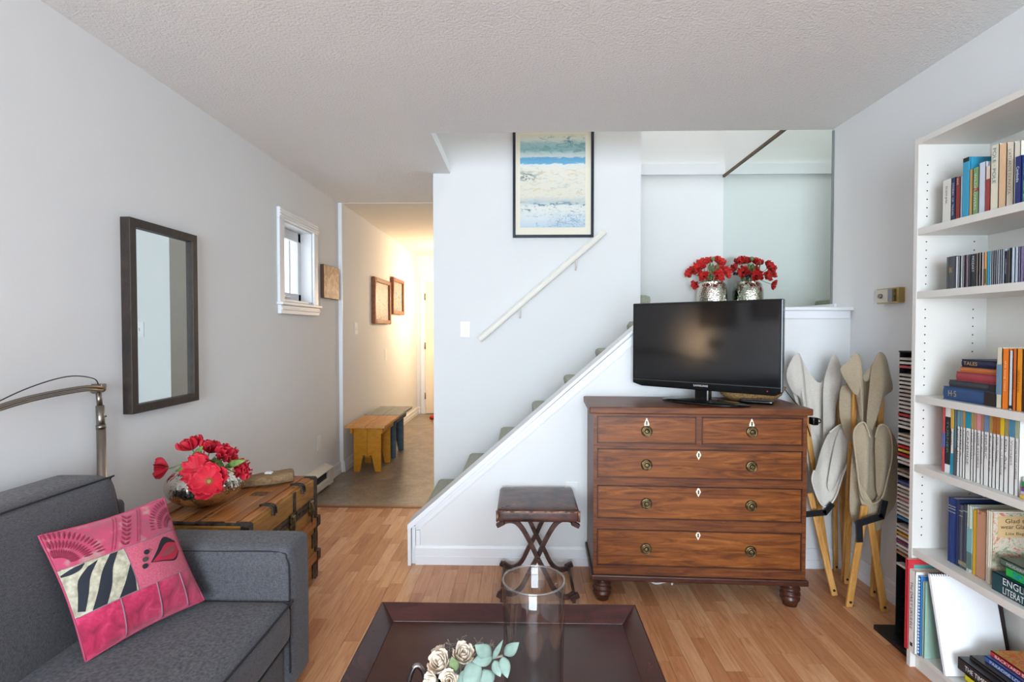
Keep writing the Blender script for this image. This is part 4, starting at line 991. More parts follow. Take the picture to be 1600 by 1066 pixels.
MB().tube(catmull([(x1+.012, 2.585, LZ-.05), (x1+.012, 2.587, LZ-.085), (x1+.010, 2.584, LZ-.12)], 4), .004, 8).build('hasp_tongue', M['iron'], t)
for x in (x0+.04, x1-.04):
    for y in (y0+.05, y1-.05): MB().lathe([(.02, 0), (.022, .02)], (x, y, 0), 12).build('caster', M['iron'], t)
gr = MB()
for (xa, ya, la) in ((-1.26, 2.36, .17), (-1.42, 2.52, .10), (-1.36, 2.03, .3)): gr.box(xa, xa+.075, ya, ya+la*.35, H-.0025, H-.0012)
gr.build('stencil_mark', mottled('worn_stencil', '3e2a1c', '8a5a2d', 90, .6, lo=.45, hi=.55), t)
TZ = H+.006
# driftwood plank
a, b2 = Vector((-1.415, 2.425, 0)), Vector((-1.155, 2.585, 0)); d = (b2-a).normalized(); s_ = Vector((-d.y, d.x, 0)); G = []
for i in range(25):
    f = i/24; ww = .048*(.8+.35*f)*(1-.35*(f > .97)); h = .044*(.9+.25*f); row = []
    for k in range(12):
        an = 2*math.pi*k/12; cx, cz = math.copysign(abs(math.cos(an))**.45, math.cos(an)), math.copysign(abs(math.sin(an))**.45, math.sin(an))
        p = a+(b2-a)*f+s_*(cx*ww)+Vector((0, 0, TZ+h/2+.002+cz*h/2))
        nz = noise.noise(p*30)*.004+noise.noise(p*9)*.005
        p += s_*(nz*(cx))+Vector((0, 0, max(0, nz*cz) if cz > 0 else 0)); row.append(p)
    G.append(row)
mb = MB(); mb.grid(G, 0, True, True); n = 12
mb.f.append(list(reversed(range(12)))); mb.m.append(0); mb.s.append(False); mb.f.append([24*12+k for k in range(12)]); mb.m.append(0); mb.s.append(False)
t = thing('driftwood', 'weathered driftwood plank lying on the trunk', 'driftwood', tuple((a+b2)/2+Vector((0, 0, TZ))))
mb.build('plank', M['driftwood'], t)
p = a+(b2-a)*.62; MB().rbox(p.x-.015, p.x+.02, p.y-.005, p.y+.02, TZ+.044, TZ+.056, .004).build('white_chip', M['white'], t, weld=True)

# ================================================================== POPPIES
def petal_data(r, seed, ruffle=.12):
    rr = random.Random(seed); G = []
    for j in range(9):
        v = j/8; row = []
        for i in range(19):
            s = i/18*2-1; wdt = r*.98*math.sin(min(1, v*1.05+.08)*math.pi*.58)
            rad = r*v*(1-.10*s*s*v)+r*.035*v*v*math.sin(s*13+seed*2)
            crink = math.sin(s*8+seed)+.7*math.sin(s*19+seed*2.3+v*3)
            z = r*(.34*v*v+.08*v)+r*ruffle*v*v*crink+r*.02*rr.uniform(-1, 1)*v
            row.append(Vector((rad*math.cos(s*.35*(1-v*.3)), s*wdt, z)))
        G.append(row)
    mb = MB(); mb.grid(G); o = mb.build('petal', M['red'], local=True); me = o.data; bpy.data.objects.remove(o); return me
PET = [petal_data(1, k) for k in (1, 2, 3)]
def mouth_slot(cx, cy, z, k, n, rad):
    a = k*2.39996; q = rad*math.sqrt((k+.5)/n); return Vector((cx+q*math.cos(a), cy+q*math.sin(a), z))
def take_slot(free, c):
    s_ = min(free, key=lambda p: (p.x-c.x)**2+(p.y-c.y)**2); free.remove(s_); return s_
def poppy(c, nrm, r, label, group, cup, stem_to, mat_center, parts=True, mat=None, npet=6, rot=0):
    c = Vector(c); u, w, n = dir_basis(nrm); B3 = Matrix((u, w, n)).transposed().to_4x4()
    t = thing('poppy', label, 'flower', tuple(c), 0, group)
    if parts:
        for k in range(npet):
            o = bpy.data.objects.new('petal', PET[k % 3]); col.objects.link(o)
            a = 2*math.pi*k/npet+rot; tilt = -cup-(.18 if k % 2 else 0)
            o.parent = t; o.matrix_parent_inverse = Matrix.Translation(-c)
            o.matrix_basis = Matrix.Translation(c) @ B3 @ Matrix.Rotation(a, 4, 'Z') @ Matrix.Rotation(tilt, 4, 'Y') @ Matrix.Scale(r, 4)
            md = o.modifiers.new('solid', 'SOLIDIFY'); md.thickness = .02; md.offset = 0
    else:
        mb = MB()
        for k in range(npet):
            a = 2*math.pi*k/npet+rot; T4 = Matrix.Translation(c) @ B3 @ Matrix.Rotation(a, 4, 'Z') @ Matrix.Rotation(-cup-(.18 if k % 2 else 0), 4, 'Y') @ Matrix.Scale(r, 4)
            vs = [T4 @ v.co for v in PET[k % 3].vertices]; mb.add(vs, [tuple(p.vertices) for p in PET[k % 3].polygons], 0, True)
        mb.build('petals', mat, t, solid=.0008)
    mb = MB()
    prof = [(0, .02), (.10, .05), (.16, .14), (.12, .24), (0, .27)]
    G = [[c+u*(q*r*math.cos(2*math.pi*k/10))+w*(q*r*math.sin(2*math.pi*k/10))+n*(z*r) for k in range(10)] for q, z in prof]; mb.grid(G, 0, True, True)
    for k in range(16):
        a = 2*math.pi*k/16; e = c+u*(.26*r*math.cos(a))+w*(.26*r*math.sin(a))+n*(.22*r); mb.tube([c+n*.04*r, e], .012*r, 4); mb.lathe([(0, -.02*r), (.025*r, 0), (0, .02*r)], tuple(e), 5)
    mb.build('flower_centre', mat_center, t)
    s = Vector(stem_to); MB().tube(catmull([c+n*.02*r, c-n*r*.35, s+Vector((0, 0, .018)), s-Vector((0, 0, .015)), s-Vector((0, 0, .075))], 6), .0024, 6).build('stem', M['green'], t)
    return t
# bowl on the trunk
bx, by, br, bh = -1.372, 2.215, .152, .182
t = thing('silver_bowl', 'round hammered silver bowl vase on the wooden trunk', 'vase', (bx, by, TZ))
prof = []
for k in range(17):
    a = -math.pi/2+math.pi*k/16*.86; prof.append((max(.04, br*math.cos(a)) if k == 0 else br*math.cos(a), bh/2+bh/2*math.sin(a)))
prof = [(.045, 0)]+[(r_, z_) for r_, z_ in prof if r_ > .05]
ins = [(r_-.004, z_) for r_, z_ in reversed(prof)]
MB().lathe(prof+[(prof[-1][0]-.002, prof[-1][1]+.002)]+ins, (bx, by, TZ), 48).build('body', M['silver'], t)
BT = TZ+bh*.92
fl_ = [((263, 731), 2.20, (-.9, -.35, .05), .046, 1.0, 'half-closed red poppy nodding over the left of the silver bowl, on the sofa side'), ((301, 703), 2.25, (-.35, -.1, .9), .052, .62, 'red poppy facing up at the top of the bouquet in the silver bowl'),
       ((327, 708), 2.27, (.2, .2, .9), .052, .6, 'ruffled red poppy at the top rear of the silver bowl bouquet'), ((349, 716), 2.20, (.6, -.2, .7), .048, .6, 'ruffled red poppy leaning towards the driftwood'),
       ((312, 734), 2.085, (-.25, -.8, .55), .056, .02, 'large open red poppy showing its pale seed head above the silver bowl'), ((328, 753), 2.015, (.2, -.85, .45), .060, .05, 'largest open red poppy hanging low over the silver bowl front'),
       ((369, 736), 2.145, (.85, -.2, .25), .046, .85, 'small red poppy below the jagged leaf on the driftwood side')]
slots = [mouth_slot(bx, by, BT+.010, k, 12, .052) for k in range(12)]
for i, (p, Y, nn, r, cup, lb) in enumerate(fl_):
    poppy(PY(p[0], p[1], Y), nn, r, lb, 'red poppies in the silver bowl', cup, take_slot(slots, PY(p[0], p[1], Y)), M['seed'], True, rot=i*.7)
for i, (b0, t0, Y, wd_, lb) in enumerate((((301, 725), (317, 697), 2.16, .020, 'upright green poppy leaf between the top poppies'), ((297, 730), (273, 737), 2.14, .011, 'narrow green leaf beside the nodding poppy'), ((351, 730), (386, 719), 2.088, .015, 'jagged green leaf pointing to the driftwood'), ((340, 722), (346, 742), 2.12, .013, 'small green leaf above the largest poppy'), ((332, 718), (350, 728), 2.185, .014, 'green leaf under the rear poppies'))):
    t = thing('poppy_leaf', lb+' in the silver bowl', 'leaf', tuple(PY(b0[0], b0[1], Y)), 0, 'poppy leaves in the silver bowl')
    G = leaf_mesh(PY(b0[0], b0[1], Y), PY(t0[0], t0[1], Y-.01), wd_, (0, -1, .5), .1, 12, 4, .18)
    MB().grid(G).build('blade', M['green'], t, solid=.0012)
    q_ = PY(b0[0], b0[1], Y); s_ = take_slot(slots, q_)
    MB().tube(catmull([q_, s_+Vector((0, 0, .012)), s_-Vector((0, 0, .06))], 5), .002, 6).build('stalk', M['green'], t)

# vase on the landing
vx_, vy_, vr = 1.602, 4.53, .125
t = thing('silver_vase', 'tall hammered silver vase of poppies on the stair landing', 'vase', (vx_, vy_, LAND))
prof = [(.0, 0), (.095, 0), (.105, .01), (.118, .08), (.125, .18), (.124, .27), (.112, .325), (.090, .35), (.075, .356), (.070, .352), (.085, .335), (.10, .30), (.10, .03), (0, .02)]
MB().lathe(prof, (vx_, vy_, LAND), 40).build('body', M['silver'], t)
rr = random.Random(11)
VT = LAND+.34
spec = [(-.185, -.02, 1.83, .055, (-.8, -.4, .3)), (-.135, -.08, 1.865, .062, (-.5, -.7, .5)), (-.075, .0, 1.905, .060, (-.2, -.4, .9)), (-.105, -.105, 1.795, .052, (-.5, -.85, .2)), (-.010, -.135, 1.795, .062, (.2, -.95, .2)), (.055, .0, 1.915, .062, (.3, -.5, .8)), (.075, -.09, 1.83, .056, (.5, -.8, .2)), (-.165, -.09, 1.735, .045, (-.8, -.5, -.3)), (-.02, .05, 1.925, .055, (0, .2, 1)), (.08, .06, 1.87, .055, (.5, .5, .6)), (-.08, .08, 1.86, .055, (-.4, .6, .6))]
wds = ['outermost towards the stairs', 'beside the outermost one', 'at the top over the stairs side', 'dark-eyed, low at the front', 'largest dark-eyed bloom at the front', 'topmost towards the mirror', 'low beside the mirror', 'drooping below the rim', 'upright in the middle', 'rear bloom near the mirror', 'rear bloom near the far wall']
MZ = LAND+.362
slots = [mouth_slot(vx_, vy_, MZ, k, 34, .058) for k in range(34)]
balls = []
for i, (dx, dy, z, r, nn) in enumerate(spec):
    c = Vector((vx_+dx*.95, vy_+dy, z-.055)); balls.append((c, r*1.0)); sl2 = take_slot(slots, c); balls += [(sl2.lerp(c-Vector(nn).normalized()*r*.3, k/6), .006) for k in range(1, 6)]
    poppy(c, nn, r*.9, 'scarlet poppy in the landing vase, '+wds[i], 'scarlet poppies in the landing vase', .35+.3*rr.random(), sl2, M['seeddark'], False, M['red2'], 5, i)
for (dx, dy, z, lb) in ((.040, -.098, 1.742, 'at the front rim by the mirror'), (.098, .010, 1.770, 'close against the mirror')):
    t = thing('cornflower', 'small blue flower in the landing vase '+lb, 'flower', (vx_+dx, vy_+dy, z)); mb = MB(); c = Vector((vx_+dx, vy_+dy, z)); balls.append((c, .036))
    for k in range(40):
        d = Vector((rr.uniform(-1, 1), rr.uniform(-1, 1), rr.uniform(-.1, 1))).normalized(); mb.grid(leaf_mesh(c+d*.005, c+d*.028, .006, Vector((d.y, -d.x, .4)), .1, 3, 2))
    s_ = take_slot(slots, c); mb.build('florets', M['blueflower'], t); MB().tube(catmull([c, s_+Vector((0, 0, .010)), s_-Vector((0, 0, .06))], 5), .0022, 6).build('stem', M['green'], t)
t = thing('vase_greenery', 'soft green stems and leaves filling the landing vase', 'greenery', (vx_, vy_, VT))
n_, tries = 0, 0
while n_ < 20 and tries < 4000:
    tries += 1; a = rr.uniform(0, 6.28); q = rr.uniform(.04, .14); e = Vector((vx_+q*math.cos(a), vy_+q*math.sin(a), rr.uniform(1.765, 1.87)))
    s0 = min(slots, key=lambda p: (p.x-e.x)**2+(p.y-e.y)**2); m_ = s0.lerp(e, .45)
    pts_ = [s0.lerp(e, k/8) for k in range(2, 9)]
    if any((p-b_[0]).length < b_[1]+.006 for p in pts_ for b_ in balls) or e.x > XR-.03: continue
    slots.remove(s0); n_ += 1; balls += [(m_, .013), (m_.lerp(e, .5), .015), (e, .010)]
    MB().grid(leaf_mesh(m_, e, .012, (math.cos(a), math.sin(a), .6), .12)).build('leaf', M['euca2'], t, solid=.001)
    MB().tube([m_, s0, s0-Vector((0, 0, .05))], .0018, 5).build('stem', M['green'], t)
c = Vector((vx_-.01, vy_-.05, 1.895)); MB().lathe([(0, -.02), (.014, -.01), (.016, .006), (.008, .018), (0, .02)], tuple(c), 12).build('seed_pod', M['euca2'], t); s_ = take_slot(slots, c); MB().tube([c, s_+Vector((0, 0, .01)), s_-Vector((0, 0, .05))], .0018, 5).build('stem', M['green'], t)

# ================================================================== FOLDED CANVAS CHAIRS
def star_patch(mb, outline, bulge, back=.010, rings=7, n=4, wr=.006, seed=0, center=None, sag=0):
    """soft cloth pouch from a closed outline of 3-d points: front bulges to the camera, back nearly flat"""
    O = catmull(outline, n, True); c = Vector(center) if center else sum((Vector(p) for p in O), Vector())/len(O); N = len(O)
    for sgn, bl in ((-1, bulge), (1, back)):
        G = []
        for j in range(rings+1):
            f = j/rings; row = []
            for p in O:
                q = c.lerp(p, f); dep = bl*(1-f**2.2) if f < 1 else 0
                nz = noise.noise(Vector((q.x*16+seed, q.z*5, seed*3.1)))*wr*1.5*(1-f**4)+math.sin(q.x*95+q.z*7+seed+3*noise.noise(Vector((q.x*5, q.z*3, seed))))*wr*.55*(1-f**4)
                row.append(q+Vector((0, sgn*dep+nz, 0)))
            G.append(row)
        mb.grid(G, 0, True, True)
def px(pts, Y, dY=0): return [PY(p[0], p[1], Y+(p[2] if len(p) > 2 else 0)) for p in pts]
def bar_(a, Ya, b, Yb, w=.026, d=.016, name='bar', par=None, rad=True):
    A, Bv = PY(a[0], a[1], Ya), PY(b[0], b[1], Yb)
    return MB().bar(A, Bv, w, d, (1, 0, 0)).build(name, M['beech'], par, bevel=.005, seg=2)
def foot_at(a, Ya, fx, fy, w=.028, d=.016, par=None, name='leg'):
    """bar from a pixel at depth Ya down to the floor at pixel fx,fy"""
    A, Bv = PY(a[0], a[1], Ya), PZ(fx, fy, .002)
    o = MB().bar(A, Bv, w, d, (1, 0, 0)).build(name, M['beech'], par, bevel=.006)
    q = A.lerp(Bv, 1-.028/(A-Bv).length); y = Vector((0, -1, 0)); MB().tube([q+y*(d/2-.002), q+y*(d/2+.003)], .006, 10).build('bolt', M['blackmetal'], o)
    return o
# --- white chair
t = thing('folding_chair', 'folded wooden chair with off-white canvas sling beside the dresser', 'chair', (1.60, 2.72, 0))
mb = MB(); YW = 2.70
star_patch(mb, px([(1246, 551), (1262, 578), (1283, 598), (1303, 554), (1312, 600), (1309, 660), (1303, 730), (1292, 786), (1272, 790), (1262, 730), (1252, 655), (1236, 600)], YW+.03), .012, .006, wr=.012, seed=1, center=PY(1278, 690, YW+.05))
star_patch(mb, px([(1246, 551), (1254, 566), (1258, 600), (1262, 650), (1256, 648), (1250, 622), (1238, 612), (1229, 590), (1233, 570)], YW-.015), .025, .02, wr=.006, seed=2)
star_patch(mb, px([(1303, 553), (1312, 566), (1316, 592), (1312, 612), (1306, 640), (1300, 690), (1288, 700), (1286, 640), (1287, 600), (1294, 572)], YW-.02), .028, .02, wr=.006, seed=3)
star_patch(mb, px([(1314, 665), (1326, 670), (1332, 690), (1328, 716), (1317, 742), (1305, 776), (1292, 791), (1280, 782), (1270, 752), (1276, 728), (1284, 700), (1296, 676)], YW-.10), -.022, .05, wr=.008, seed=4)
star_patch(mb, px([(1316, 668), (1327, 674), (1331, 692), (1325, 716), (1313, 742), (1300, 768), (1293, 760), (1297, 730), (1303, 700), (1308, 680)], YW-.105), .018, .004, wr=.005, seed=5)
mb.build('canvas_sling', M['canvas_w'], t)
MB().tube(catmull(px([(1296, 676), (1314, 664), (1328, 671), (1333, 690), (1328, 717), (1317, 743), (1306, 776), (1292, 792), (1280, 783), (1269, 752), (1272, 735)], YW-.112), 6), .0045, 6).build('hem', M['hem_w'], t)
foot_at((1246, 570), YW+.01, 1297, 905, par=t); foot_at((1309, 580), YW+.0, 1320, 897, .026, par=t)
foot_at((1303, 640), YW+.06, 1306, 893, .022, par=t); foot_at((1265, 770), YW-.06, 1304, 931, .030, par=t)
BRK = lambda pts, Y: MB().tube(catmull(px(pts, Y), 1), .011, 6).build('hinge_bracket', M['blackmetal'], t)
def strap(pts, Y, w=.030):
    P = [PY(p[0], p[1], Y) for p in pts]; mb = MB()
    for a, b2 in zip(P[:-1], P[1:]): mb.bar(a+(a-b2).normalized()*.008, b2+(b2-a).normalized()*.008, w, .006, (1, 0, 0) if abs((b2-a).normalized().x) < .7 else (0, 0, 1))
    return mb.build('hinge_bracket', M['blackmetal'], t, bevel=.002)
strap([(1258, 804), (1289, 801), (1299, 789)], YW-.115)
# --- tan chair
t = thing('folding_chair', 'folded wooden chair with tan canvas sling in the room corner', 'chair', (1.68, 2.6, 0))
mb = MB(); YT2 = 2.46
star_patch(mb, px([(1322, 600), (1340, 580), (1348, 592), (1362, 575), (1376, 590), (1382, 625), (1372, 660), (1366, 700), (1345, 700), (1325, 690), (1312, 650), (1313, 610)], YT2+.06), .005, .006, wr=.008, seed=6)
star_patch(mb, px([(1337, 552), (1345, 560), (1348, 592), (1349, 640), (1348, 672), (1342, 640), (1340, 620), (1333, 614), (1323, 598), (1313, 577), (1324, 566)], YT2-.02), .028, .015, wr=.005, seed=7, center=PY(1338, 592, YT2-.02))
star_patch(mb, px([(1373, 551), (1384, 557), (1390, 580), (1395, 608), (1383, 619), (1375, 640), (1367, 658), (1358, 690), (1354, 660), (1358, 610), (1362, 575)], YT2-.03), .03, .015, wr=.006, seed=8, center=PY(1374, 598, YT2-.03))
star_patch(mb, px([(1349, 587), (1362, 570), (1373, 552), (1366, 575), (1360, 592), (1352, 596)], YT2-.01), .006, .004, wr=.002, seed=9)
YL = YT2-.08
# lower sling body behind the U opening
star_patch(mb, px([(1334, 676), (1350, 668), (1376, 668), (1394, 676), (1404, 704), (1402, 745), (1400, 784), (1386, 806), (1371, 830), (1356, 812), (1339, 822), (1328, 798), (1329, 735), (1332, 700)], YL+.04), .006, .02, wr=.008, seed=10)
star_patch(mb, px([(1351, 661), (1358, 672), (1360, 700), (1358, 740), (1356, 772), (1348, 770), (1341, 735), (1335, 704), (1333, 676), (1341, 665)], YL-.005), .024, .012, wr=.005, seed=11)
star_patch(mb, px([(1375, 665), (1388, 667), (1394, 690), (1393, 716), (1386, 748), (1378, 776), (1370, 770), (1368, 735), (1367, 700), (1369, 676)], YL-.005), .024, .012, wr=.005, seed=12)
star_patch(mb, px([(1343, 752), (1350, 772), (1364, 784), (1380, 774), (1387, 750), (1384, 776), (1374, 800), (1364, 816), (1352, 800), (1343, 776)], YL-.008), .014, .01, wr=.003, seed=13, center=PY(1364, 794, YL-.008))
star_patch(mb, px([(1390, 668), (1400, 690), (1405, 703), (1398, 714), (1393, 716), (1394, 690)], YL+.01), .012, .01, wr=.003, seed=14)
mb.build('canvas_sling', M['canvas_t'], t)
MB().tube(catmull(px([(1360, 684), (1351, 661), (1340, 665), (1334, 680), (1338, 719), (1344, 765), (1351, 782), (1364, 787), (1378, 778), (1387, 747), (1394, 714), (1393, 684), (1386, 667), (1374, 665), (1368, 684)], YL-.022), 6), .0045, 6).build('hem', M['hem_t'], t)
foot_at((1338, 575), YT2, 1322, 912, .026, par=t); foot_at((1379, 575), YT2-.01, 1364, 932, .026, par=t)
foot_at((1329, 690), YT2+.05, 1317, 908, .018, par=t); foot_at((1380, 700), YT2+.03, 1368, 925, .020, par=t)
foot_at((1351, 790), YL-.02, 1326, 948, .032, par=t); foot_at((1355, 780), YL+.0, 1382, 957, .032, par=t)
strap([(1343, 845), (1342, 818), (1377, 807), (1382, 785)], YL-.055)

# ================================================================== CD TOWER
cx0, cx1, cy0, cy1, cz1 = 1.560, 1.695, 2.078, 2.222, 1.212
t = thing('disc_tower', 'tall narrow black tower rack of discs beside the bookcase', 'cd rack', (1.62, 2.16, 0))
B('base', 1.515, 1.735, 2.064, 2.285, 0, .022, M['blackmetal'], t, bevel=.003)
B('back_panel', cx1-.006, cx1, cy0, cy1, .02, cz1, M['blackmetal'], t)
for yy in (cy0, cy1-.005): B('side_panel', cx0+.004, cx1, yy, yy+.005, .02, cz1, M['blackmetal'], t)
B('top', cx0, cx1, cy0, cy1, cz1-.006, cz1, M['blackmetal'], t)
lad = MB()
pitch = .0165; nsl = int((cz1-.055)/pitch)
for k in range(nsl): lad.box(cx0+.02, cx1-.006, cy0+.005, cy1-.005, .035+k*pitch, .0365+k*pitch)
lad.build('slot_shelves', M['blackmetal'], t)
rr = random.Random(9); colr = {2: 'c65a5f', 14: 'b14848', 19: 'c9b8a8', 22: 'c43c40', 23: 'cfc04a', 24: 'b33038', 28: '8e7a6a', 31: '5a5f96', 35: 'c79a9c', 40: '3f7ea8', 44: 'c99a4a', 46: '7c3d6a', 49: 'b58a6a'}
gaps = {3, 18, 27, 30, 41, 50, 51, 55, 57, 58, 59, 60}
for k in range(64):
    sl_ = nsl-1-k; z = .0365+sl_*pitch
    if z < .305 or k in gaps: continue
    c = colr.get(k, ['d9d4cd', 'c9c3bb', 'e2ded8', 'bdb5ad'][rr.randrange(4)])
    o = MB().box(cx0+.001-.004*rr.random(), cx1-.008, cy0+.0055, cy1-.0055, z-.0002, z+.0088).build('disc_case', paint(c, .3))
    special = k in colr
    hue = {'c65a5f': 'rose', 'b14848': 'brick red', 'c9b8a8': 'beige', 'c43c40': 'bright red', 'cfc04a': 'yellow', 'b33038': 'crimson', '8e7a6a': 'taupe', '5a5f96': 'violet blue', 'c79a9c': 'dusty pink', '3f7ea8': 'blue', 'c99a4a': 'amber', '7c3d6a': 'plum', 'b58a6a': 'tan'}.get(c)
    tag(o, (hue+'-spined disc case in the black tower rack') if special else 'pale-edged disc case in the black tower rack', 'disc case', 'discs in the black tower')

# ================================================================== BOOKCASE
KX0, KX1, KY0, KY1 = 1.487, 1.755, 1.23, 2.048
S = [1.682, 1.443, 1.050, .785, .462, .078]
t = thing('bookcase', 'tall white bookcase full of books against the right wall', 'bookcase', (1.62, 1.64, 0))
def drilled_panel():
    """far side panel with two columns of drilled shelf-peg holes"""
    mb = MB(); yi, yo, q, r, dp = KY1-.018, KY1, .006, .0028, .011
    mb.add([(x, y, z) for z in (0, 2.02) for y in (yi, yo) for x in (KX0, KX1)], [(4, 5, 7, 6), (0, 2, 3, 1), (2, 6, 7, 3), (0, 4, 6, 2), (1, 3, 7, 5)])
    cols = (KX0+.035, KX1-.055); xe = KX0
    quad = lambda xa, xb, za, zb: mb.add([(xa, yi, za), (xb, yi, za), (xb, yi, zb), (xa, yi, zb)], [(0, 1, 2, 3)])
    for x in cols:
        quad(xe, x-q, 0, 2.02); xe = x+q; zc, z = 0, .16
        while z < 1.95:
            if all(abs(z-s_+.01) > .03 for s_ in S):
                quad(x-q, x+q, zc, z-q); zc = z+q
                sq = [(q, 0), (q, q), (0, q), (-q, q), (-q, 0), (-q, -q), (0, -q), (q, -q)]
                oc = [(r*math.cos(k*math.pi/4), r*math.sin(k*math.pi/4)) for k in range(8)]
                vs = [(x+a, yi, z+b) for a, b in sq]+[(x+a, yi, z+b) for a, b in oc]+[(x+a, yi+dp, z+b) for a, b in oc]
                mb.add(vs, [(k, (k+1) % 8, 8+(k+1) % 8, 8+k) for k in range(8)])
                mb.add(vs[8:], [(k, (k+1) % 8, 8+(k+1) % 8, 8+k) for k in range(8)]+[tuple(range(8, 16))], 1)
            z += .032
        quad(x-q, x+q, zc, 2.02)
    quad(xe, KX1, 0, 2.02)
    return mb.build('side_panel', [M['shelfwhite'], pbr('raw_chipboard', '7a6248', .9)], t, weld=True)
drilled_panel()
B('side_panel', KX0, KX1, KY0, KY0+.018, 0, 2.02, M['shelfwhite'], t, bevel=.0012)
B('top', KX0, KX1, KY0+.018, KY1-.018, 1.998, 2.02, M['shelfwhite'], t, bevel=.0012)
B('back_panel', KX1-.005, KX1, KY0+.018, KY1-.018, .06, 2.0, M['shelfwhite'], t)
for z in S[:5]: B('shelf', KX0+.002, KX1-.006, KY0+.018, KY1-.018, z-.026, z, M['shelfwhite'], t, bevel=.0012)
B('bottom_shelf', KX0+.002, KX1-.006, KY0+.018, KY1-.018, S[5]-.02, S[5], M['shelfwhite'], t, bevel=.0012)
B('plinth', KX0+.02, KX0+.035, KY0+.018, KY1-.018, 0, S[5]-.02, M['shelfwhite'], t)
YI = KY1-.018
def book(name, label, cat, xs, ya, yb, z0, z1, depth, c, soft=False, text=None, tc='f2f2f2', group=None, tfrac=(.12, .88), bands=(), pages=True, cover_mat=None):
    """upright book: spine faces -x at xs, between ya (far) and yb (near)"""
    ya = min(ya, YI-.001); mat = cover_mat or paint(c, .45); mb = MB(); th = .0012 if soft else .0022
    yb, ya = min(ya, yb), max(ya, yb)
    mb.box(xs, xs+depth, ya-th, ya, z0, z1); mb.box(xs, xs+depth, yb, yb+th, z0, z1)
    if soft: mb.box(xs, xs+.0015, yb, ya, z0, z1)
    else:
        yc, h = (ya+yb)/2, (ya-yb)/2
        pr = [(xs+.004, yb)]+[(xs+.004-.005*math.sin(math.pi*k/6), yb+(ya-yb)*k/6) for k in range(1, 6)]+[(xs+.004, ya), (xs+.0055, ya), (xs+.0055, yb)]
        mb.prism(pr, 2, z0, z1)
    o = mb.build(name, mat); tag(o, label, cat, group)
    if pages: B('pages', xs+.003, xs+depth-.004, yb+th, ya-th, z0+(.0 if soft else .003), z1-(.001 if soft else .003), M['pages'], o)
    for (f0, f1, bc) in bands: B('spine_band', xs-.0014, xs+.001, yb+.0003, ya-.0003, z0+(z1-z0)*f0, z0+(z1-z0)*f1, paint(bc, .5), o)
    if text:
        w = (ya-yb); L = (z1-z0)*(tfrac[1]-tfrac[0]); hh = min(w*.42, .014)
        lettering(text, (xs-.0016, (ya+yb)/2+hh/2, z1-(z1-z0)*(1-tfrac[1])), (0, 0, -1), (0, -1, 0), L, hh, paint(tc, .5), o)
    return o
def row(zs_, xs, pym, items):
    out = []
    for it in items:
        (pl, pr, yt, c, lb), kw = it[:5], (it[5] if len(it) > 5 else {})
        kw = dict(kw); x_ = xs+kw.pop('dx', 0); nm = kw.pop('name', 'book'); ct = kw.pop('cat', 'book'); dp = kw.pop('depth', .13)
        A, Bq = PX(pl, pym, x_), PX(pr, pym, x_); z1 = PX((pl+pr)/2, yt, x_).z
        z1 = kw.pop('z1', z1)
        out.append(book(nm, lb, ct, x_, A.y-.0003, Bq.y+.0003, zs_+.0005, z1, dp, c, **kw))
    return out
on1 = ' on the top shelf'
row(S[0], 1.515, 315, [
    (1472.5, 1486.3, 281, 'dedbd2', 'white-spined paperback with fine grey title ending the top shelf row', dict(soft=True, text='the secret garden', tc='55565a', tfrac=(.45, .85), depth=.12)),
    (1486.5, 1492.8, 278, '2e3760', 'navy and grey lettered paperback beside the white one'+on1, dict(soft=True, text='STORIES  OF  TRAVEL', tc='c9cbd6', depth=.12)),
    (1493, 1500.3, 277, '8c2f2a', 'dark red paperback with white head letters'+on1, dict(soft=True, text='WAYS', tc='e8d8d0', tfrac=(.82, .98), depth=.12)),
    (1500.5, 1504, 275, 'a9bcc6', 'slim pale blue booklet'+on1, dict(soft=True, depth=.14)),
    (1504.2, 1513.5, 247, '2f8fb0', 'tall bright blue picture book with black top edge'+on1, dict(depth=.215, bands=[(.0, .93, '3a9cc0'), (.93, 1, '17191d')])),
    (1514.3, 1519.6, 265, 'c69a5c', 'slim tan book leaning on the green one'+on1, dict(soft=True, depth=.12)),
    (1519.8, 1529, 262, '7fa06b', 'green paperback with a red oval emblem on the spine'+on1, dict(soft=True, text='WILDFLOWERS', tc='d6e2c4', depth=.13, bands=[(.50, .57, '9a4a3a')])),
    (1529.3, 1539.3, 254, 'ccd3de', 'pale blue-grey paperback'+on1, dict(soft=True, depth=.15)),
    (1539.6, 1546.6, 260, 'e3c9bd', 'pale pink book with a red striped binding'+on1, dict(soft=True, depth=.14, bands=[(.0, .72, '9c3f3c')])),
    (1547.2, 1559.6, 227, 'e6dfc6', 'tall cream book with large teal spine letters'+on1, dict(soft=True, text='POLE · POLE', tc='2f7d94', depth=.18, tfrac=(.42, .95))),
    (1559.8, 1571.6, 225, 'eac39b', 'tall peach-coloured book'+on1, dict(soft=True, depth=.18)),
    (1572, 1583, 224, 'e5dbc8', 'tall cream book with fine grey title letters'+on1, dict(soft=True, text="L'ATLANTE DI PIAZZA", tc='8d7f70', depth=.19, tfrac=(.2, .9))),
    (1583.3, 1593, 222, 'e2dccb', 'thick plain cream book near the open end'+on1, dict(soft=True, depth=.19)),
])
